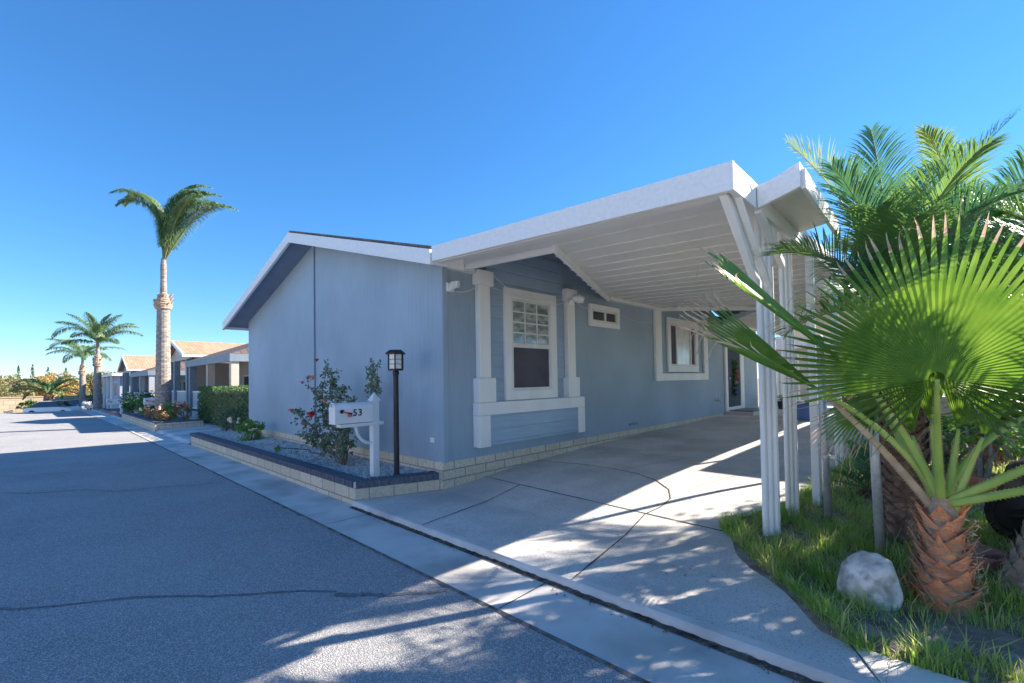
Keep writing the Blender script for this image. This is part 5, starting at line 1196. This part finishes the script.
q = MB(); q.hexa([(-.8, 10.98, 1.052), (6, 7.56, 1.052), (6.12, 7.84, 1.052), (-.64, 11.24, 1.052), (-.8, 10.98, 1.10), (6, 7.56, 1.10), (6.12, 7.84, 1.10), (-.64, 11.24, 1.10)]); q.build('coping', M['mortar'], bw_)
# rear end of the driveway
rs = thing('rear_shed', (-3, 24.5, .3), 'pale shed across the back end of the driveway', 'shed')
q = MB(); q.box((-6.2, 24, .3), (-.6, 26.5, 2.7)); q.build('wall', M['beige_wall'], rs)
q = MB(); q.add([(-6.5, 23.7, 2.702), (-.3, 23.7, 2.702), (-.3, 26.8, 2.702), (-6.5, 26.8, 2.702), (-6.3, 25.3, 3.4), (-.5, 25.3, 3.4)], [(0, 1, 5, 4), (1, 2, 5), (2, 3, 4, 5), (3, 0, 4), (0, 3, 2, 1)]); q.build('roof', M['shingle_grey'], rs)
q = MB(); q.box((-3.6, 23.96, .35), (-2.2, 23.998, 2.3)); q.build('door', M['trim'], rs)
pnl = thing('lattice_panel', (-4.55, 19.5, .34), 'white slatted upright panel past the far corner of the blue house', 'panel')
q = MB()
for k in range(7): q.box((-5.05+.14*k, 19.5, .36), (-4.99+.14*k, 19.54, 2.3))
q.box((-5.1, 19.541, .5), (-4.05, 19.56, .58)); q.box((-5.1, 19.541, 2.1), (-4.05, 19.56, 2.18)); q.build('slat_panel', M['trim'], pnl)
for k, (x, y, r, h, m_, lb_) in enumerate([(-4.75, 17.6, .15, .34, 'mortar', 'pale pot with a small plant at the end of the doorstep'), (-4.35, 17.9, .17, .28, 'tarp', 'black pot beside the pale one at the end of the doorstep')]):
    t = thing('plant_pot', (x, y, .35), lb_, 'pot'); q = MB(); q.lathe((x, y, .345), [(r*.7, 0), (r, h*.85), (r*1.1, h*.86), (r*1.1, h)], 16); q.build('pot_body', M[m_], t)
    v, f = leafcloud(blob((x, y, .35+h+.1), .17, 70, (1, 1, .8), .2), .08); raw('foliage', v, f, M['leaf_hedge'], t)
t = thing('storage_crate', (-2.85, 14.1, .34), 'blue plastic crate standing on the driveway behind the white posts', 'crate')
q = MB(); z = .33; q.box((-3.2, 13.9, z), (-2.5, 14.3, z+.03))
for a_, b_ in (((-3.2, 13.9), (-2.5, 13.93)), ((-3.2, 14.27), (-2.5, 14.3)), ((-3.2, 13.931), (-3.17, 14.269)), ((-2.53, 13.931), (-2.5, 14.269))): q.box((a_[0], a_[1], z+.03), (b_[0], b_[1], z+.42))
q.build('crate_body', M['blue_plastic'], t, bevel=.008); q = MB(); q.box((-3.23, 13.87, z+.43), (-2.47, 14.33, z+.47)); q.build('lid', M['blue_plastic'], t, bevel=.01)

# ---- steel poles
def pole(x, y, h, lean, label, clamp=None):
    z0 = g(y)-.02; t = thing('steel_pole', (x, y, z0), label, 'pole')
    q = MB(); q.tube([(x, y, z0-.1), (x+lean*h*.5, y, z0+h*.5), (x+lean*h, y, z0+h)], .033, 16); q.build('tube', M['galv'], t, smooth=True)
    q = MB(); q.lathe((x+lean*h, y, z0+h-.01), [(.037, 0), (.037, .02), (.02, .05), (.004, .06)], 14); q.build('cap', M['galv'], t)
    if clamp:
        q = MB(); q.lathe((x+lean*clamp, y, z0+clamp), [(.036, 0), (.042, .004), (.042, .034), (.036, .038)], 16); q.box((x+.03, y-.03, z0+clamp+.005), (x+.085, y-.005, z0+clamp+.033)); q.build('clamp', M['galv'], t)
pole(-.91, 5.22, 1.75, -.012, 'grey steel pole with a clamp halfway up, in the grass beside the white carport posts', .62)
pole(-.465, 4.62, 1.65, -.02, 'plain grey steel pole rising behind the pale rock', None)
# ---- rock
t = thing('boulder', (-.46, 3.82, 0), 'pale grey rounded boulder in the grass at the edge of the drive', 'rock')
bm = bmesh.new(); bmesh.ops.create_icosphere(bm, subdivisions=4, radius=1); rnd = random.Random(3)
from mathutils import noise
for v in bm.verts:
    c = v.co.copy(); d = .18*noise.noise(c*1.3+Vector((3, 1, 2)))+.07*noise.noise(c*3.4)+.025*noise.noise(c*9)
    pl = [Vector((-.7, -.6, .45)), Vector((.5, -.8, .2)), Vector((.1, -.3, 1)), Vector((-.9, .1, -.2)), Vector((.9, .2, .4))]
    k = 1+d
    for p_ in pl:
        p_ = p_.normalized(); e = c.dot(p_)*k-.82
        if e > 0: k -= e*.75/max(.2, c.dot(p_))
    w_ = Vector((c.x*.178*(1.0-.12*max(0, c.z)), c.y*.16, c.z*.225))*k; w_.x += .04*c.z; v.co = w_+Vector((-.455, 3.80, .12))
me = bpy.data.meshes.new('rock_body'); bm.to_mesh(me); bm.free(); me.materials.append(M['rock']); me.polygons.foreach_set('use_smooth', [True]*len(me.polygons)); me.transform(Matrix.Translation(-Vector(t.location)))
o = bpy.data.objects.new('rock_body', me); COL.objects.link(o); o.parent = t
# ---- pavers
def paver(a, b, wd, z, label, h=.06, tilt=0):
    q = MB(); q.bar((a[0], a[1], z+h/2), (b[0], b[1], z+h/2+tilt), wd, h); o = q.build('paver', M['paver'], bevel=.008); tag(o, label, 'paver', 'red pavers in the yard')
paver((-.02, 5.05), (.17, 4.85), .22, .12, 'flat red paver directly behind the fan palm trunk')
paver((.20, 4.78), (.62, 4.60), .16, .10, 'long red paver at the right edge, beyond the leaning trunk', .08)
paver((.28, 4.40), (.60, 4.30), .14, .065, 'lower red paver near the leaning trunk base, closest to the street', .07)
paver((-.02, 4.72), (.14, 4.62), .15, .095, 'small sunlit broken red paver between the two trunks', .07, .02)
# ---- terracotta pot with plant
px_, py_ = .17, 6.85
t = thing('flower_pot', (px_, py_, .18), 'terracotta pot with woody stems and strappy leaves behind the fan palm', 'flower pot')
q = MB(); q.lathe((px_, py_, .17), [(.115, 0), (.165, .21), (.185, .212), (.19, .26), (.17, .262), (.165, .24)], 24); q.build('pot_body', M['terracotta'], t)
q = MB(); tips = []
for k in range(5):
    a = k*1.3; e = Vector((px_+.13*math.cos(a), py_+.13*math.sin(a), .75+.09*(k % 3))); q.tube([(px_+.03*math.cos(a), py_+.03*math.sin(a), .4), (px_+.07*math.cos(a+.5), py_+.07*math.sin(a+.5), .58), e], [.022, .018, .012], 7); tips.append(e)
q.build('stem', M['trunk_grey'], t)
q = MB()
for e in tips:
    for k in range(11):
        a = k*.57*2+e.x; d = Vector((math.cos(a), math.sin(a), random.uniform(.3, 1.3))).normalized(); L = random.uniform(.14, .22); s_ = Vector((-math.sin(a), math.cos(a), 0))*.016
        m1 = e+d*L*.5+Vector((0, 0, .01)); e2 = e+d*L+Vector((0, 0, -.04)); q.add([e-s_*.6, e+s_*.6, m1-s_, m1+s_, e2], [(0, 1, 3, 2), (2, 3, 4)])
raw('foliage', [tuple(p) for p in q.v], q.f, M['leaf_bush'], t)
# ---- wheelbarrow under a black tarp
wx, wy, wz = .31, 5.46, .13
t = thing('wheelbarrow', (wx, wy, wz), 'wheelbarrow under a black tarp with a knobbly black tyre, at the right edge', 'wheelbarrow')
wa = Vector((.75, -.66, 0)).normalized(); wn = Vector((.66, .75, 0)).normalized()
q = MB(); N = 30; vs = []
for i in range(N):
    a = 2*math.pi*i/N; kn = .012*(i % 2)
    for j in range(8):
        b_ = 2*math.pi*j/8; rr_ = .165+(.045+ (kn if math.cos(b_) > .3 else 0))*math.cos(b_); h_ = .05*math.sin(b_)
        vs.append(Vector((wx, wy, wz+.215))+wa*rr_*math.cos(a)+Vector((0, 0, rr_*math.sin(a)))+wn*h_)
q.add(vs, [(i*8+j, i*8+(j+1) % 8, ((i+1) % N)*8+(j+1) % 8, ((i+1) % N)*8+j) for i in range(N) for j in range(8)]); wh = q.build('wheel', M['rubber'], t)
q = MB(); c_ = Vector((wx, wy, wz+.215)); q.tube([c_-wn*.03, c_+wn*.03], .125, 20); q.build('rim', M['black_metal'], wh)
q = MB(); q.tube([c_-wn*.07, c_+wn*.07], .015, 8)
for sg in (-1, 1): q.tube([c_+wn*.07*sg, c_+wn*.16*sg+wa*.5+Vector((0, 0, .12)), c_+wn*.28*sg+wa*1.5+Vector((0, 0, .35))], .018, 8)
for sg in (-1, 1): q.tube([c_+wn*.2*sg+wa*.85+Vector((0, 0, .2)), c_+wn*.22*sg+wa*.95+Vector((0, 0, -.215))], .016, 8)
q.build('frame', M['black_metal'], t)
vs = []; A_, B_ = 16, 12
for i in range(A_+1):
    for j in range(B_+1):
        u_ = i/A_; v_ = j/B_*2-1; p = c_+wa*(.05+1.05*u_)+wn*(.33*v_*(1-.25*(1-u_)))
        h_ = .30+.28*math.sin(math.pi*min(1, .15+.8*u_))*(1-.55*abs(v_)**2.2)+.03*noise.noise(Vector((u_*6, v_*4, 0)))
        if abs(v_) > .92 or i == 0: h_ = .12+.05*math.sin(i*2+j)
        vs.append(p+Vector((0, 0, h_+.03)))
q = MB(); q.add(vs, [(i*(B_+1)+j, i*(B_+1)+j+1, (i+1)*(B_+1)+j+1, (i+1)*(B_+1)+j) for i in range(A_) for j in range(B_)]); o = q.build('tarp', M['tarp'], t, smooth=True)
so_ = o.modifiers.new('thick', 'SOLIDIFY'); so_.thickness = .006
q = MB(); vs = []
for i in range(9):
    for j in range(7):
        p = c_-wn*.06+wa*(-.06+.26*i/8)+wn*(.14*j/6-.06); vs.append(p+Vector((0, 0, .235-.13*abs(i/8-.3)-.05*abs(j/6-.5)+.012*math.sin(i*2+j*1.7)))-wn*.02*math.sin(i))
q.add(vs, [(i*7+j, i*7+j+1, (i+1)*7+j+1, (i+1)*7+j) for i in range(8) for j in range(6)]); o = q.build('draped_cloth', M['cloth'], smooth=True); o.modifiers.new('thick', 'SOLIDIFY').thickness = .005
tag(o, 'pale blue-grey rag draped over the wheelbarrow tyre', 'rag')
q = MB(); q.tube([img(958, 392, 5.6), img(985, 425, 5.1), img(1012, 458, 4.7)], .017, 8); tag(q.build('wooden_stick', M['fibre']), 'weathered wooden stick leaning across the black tarp, behind the long palm stalks', 'stick')

# ---- grass
def grass(n, xr, yr, dens, hmin, hmax, wd, seed):
    r = np.random.default_rng(seed); x = r.uniform(*xr, n); y = r.uniform(*yr, n)
    ex = np.array([edge_x(b) for b in y]); nz = np.sin(x*7.3+y*2.1)*np.sin(y*5.7-x*3.3)+.5*np.sin(x*17+y*13)
    bare = 1.15*np.exp(-(((x-.22)/.5)**4+((y-3.60)/.24)**4))+np.exp(-(((x-.5)/.5)**2+((y-4.2)/.3)**2))*.7
    ok = (x > ex-.04+.06*r.random(n)) & (y > 3.10+.02*np.sin(x*9)) & (r.random(n) < (dens+.35*nz)*(1-bare))
    x, y, nz = x[ok], y[ok], nz[ok]; n = len(x)
    z = np.array([g(b) for b in y]); h = r.uniform(hmin, hmax, n)*(1+.35*nz); a = r.uniform(0, 6.28, n); ln = r.uniform(.15, .95, n)*h
    d = np.stack([np.cos(a), np.sin(a), np.zeros(n)], 1); s_ = np.stack([-np.sin(a), np.cos(a), np.zeros(n)], 1)*wd*r.uniform(.7, 1.4, (n, 1))
    b = np.stack([x, y, z-.01], 1); up = np.array([0, 0, 1.])
    p1 = b+d*(ln*.25)[:, None]+up*(h*.55)[:, None]; p2 = b+d*(ln*1.0)[:, None]+up*(h*.92)[:, None]
    v = np.stack([b-s_, b+s_, p1-s_*.8, p1+s_*.8, p2], 1).reshape(-1, 3); i = np.arange(n)*5
    f = np.concatenate([np.stack([i, i+1, i+3], 1), np.stack([i, i+3, i+2], 1), np.stack([i+2, i+3, i+4], 1)])
    return v, f
v, f = merge([grass(34000, (-1.8, 1.3), (3.05, 5.6), .75, .05, .15, .0032, 1), grass(26000, (-1.5, 2.5), (5.4, 11), .75, .06, .17, .0055, 2), grass(9000, (-1.3, 3), (10, 20), .7, .08, .16, .009, 3),
              grass(2600, (-1.7, 1.0), (3.08, 4.6), .5, .12, .24, .004, 4)])
tag(raw('grass', v, f, M['grass']), 'unmown bright green grass between the driveway, the kerb and the palms', 'grass', kind='stuff')
r = np.random.default_rng(5); n = 7000; yy = r.uniform(3.08, 11, n)**1.0; xx = np.array([edge_x(b) for b in yy])+r.normal(.03, .035, n); zz = np.array([g(b) for b in yy]); h = r.uniform(.04, .12, n); a = r.normal(math.pi, 1.0, n); ln = h*r.uniform(.3, 1.2, n)
d = np.stack([np.cos(a), np.sin(a), 0*a], 1); s_ = np.stack([-np.sin(a), np.cos(a), 0*a], 1)*.0033; b = np.stack([xx, yy, zz-.012], 1); up = np.array([0, 0, 1.])
v = np.stack([b-s_, b+s_, b+d*(ln*.3)[:, None]+up*(h*.55)[:, None]-s_*.8, b+d*(ln*.3)[:, None]+up*(h*.55)[:, None]+s_*.8, b+d*ln[:, None]+up*(h*.8)[:, None]], 1).reshape(-1, 3); i = np.arange(n)*5
tag(raw('grass_edge', v, np.concatenate([np.stack([i, i+1, i+3], 1), np.stack([i, i+3, i+2], 1), np.stack([i+2, i+3, i+4], 1)]), M['grass']), 'grass blades spilling over the right edge of the driveway concrete', 'grass', kind='stuff')
# dead leaf litter and straw on the bare patch
q = MB(); r_ = random.Random(9)
for k in range(900):
    x = r_.uniform(-.9, 1.0); y = r_.uniform(3.12, 5.2)
    if x < edge_x(y)+.02: continue
    a = r_.uniform(0, 6.28); L = r_.uniform(.015, .06); z = g(y)+.018; dx, dy = math.cos(a)*L, math.sin(a)*L; w_ = .002
    q.add([(x-dy*.05, y+dx*.05, z), (x+dy*.05, y-dx*.05, z), (x+dx, y+dy, z+r_.uniform(0, .015))], [(0, 1, 2)])
tag(q.build('leaf_litter', M['fibre']), 'dry straw and leaf litter scattered on the bare soil by the fan palm', 'leaf litter', kind='stuff')

# ================================================================== homes added across the street, their sunny fronts bounce light into the shade
for k, (x0, wm, lb) in enumerate([(-24, 'beige_wall', 'beige home across the street, far left of the three'), (-11, 'alu', 'white home directly across the street from the blue house'), (3, 'beige_wall', 'beige home across the street, right of the white one')]):
    t = thing('opposite_house', (x0+5, -12, 0), lb, 'house')
    q = MB(); q.extr([(x0, -12, -.1), (x0+10, -12, -.1), (x0+10, -12, 3.1), (x0+5, -12, 4.4), (x0, -12, 3.1)], (0, -12, 0)); q.build('wall', M[wm], t)
    q = MB()
    for s in (-1, 1): q.hexa([(x0+5, -11.6, 4.42), (x0+5+5.4*s, -11.6, 3.02), (x0+5+5.4*s, -24, 3.02), (x0+5, -24, 4.42), (x0+5, -11.6, 4.55), (x0+5+5.4*s, -11.6, 3.15), (x0+5+5.4*s, -24, 3.15), (x0+5, -24, 4.55)])
    q.build('roof', M['shingle_grey'], t)
    for xx in (x0+1.6, x0+6.6):
        q = MB(); q.box((xx, -11.998, 1.1), (xx+1.6, -11.95, 2.5)); wq = q.build('window', M['trim'], t); q = MB(); q.box((xx+.1, -11.949, 1.2), (xx+1.5, -11.935, 2.4)); q.build('pane', M['glass_dark'], wq)

# fallen leaf bits and grit in the gutter and on the slab
q = MB(); r_ = random.Random(21)
for k in range(420):
    if k < 260: x = r_.uniform(-5.4, 2); y = 2.74-abs(r_.gauss(0, .05)); z = -.054
    else: x = r_.uniform(-5, -1.3); y = r_.uniform(2.9, 9); z = g(y)+.003
    if k >= 260 and x > edge_x(y): continue
    a = r_.uniform(0, 6.28); L = r_.uniform(.008, .026); dx, dy = math.cos(a)*L, math.sin(a)*L
    q.add([(x-dy*.3, y+dx*.3, z), (x+dy*.3, y-dx*.3, z), (x+dx, y+dy, z+r_.uniform(.002, .012)), (x-dx*.5, y-dy*.5, z+.002)], [(0, 1, 2), (0, 3, 1)])
tag(q.build('leaf_litter', M['trunk_brown']), 'small brown leaf scraps in the gutter and scattered over the driveway', 'leaf litter', kind='stuff')
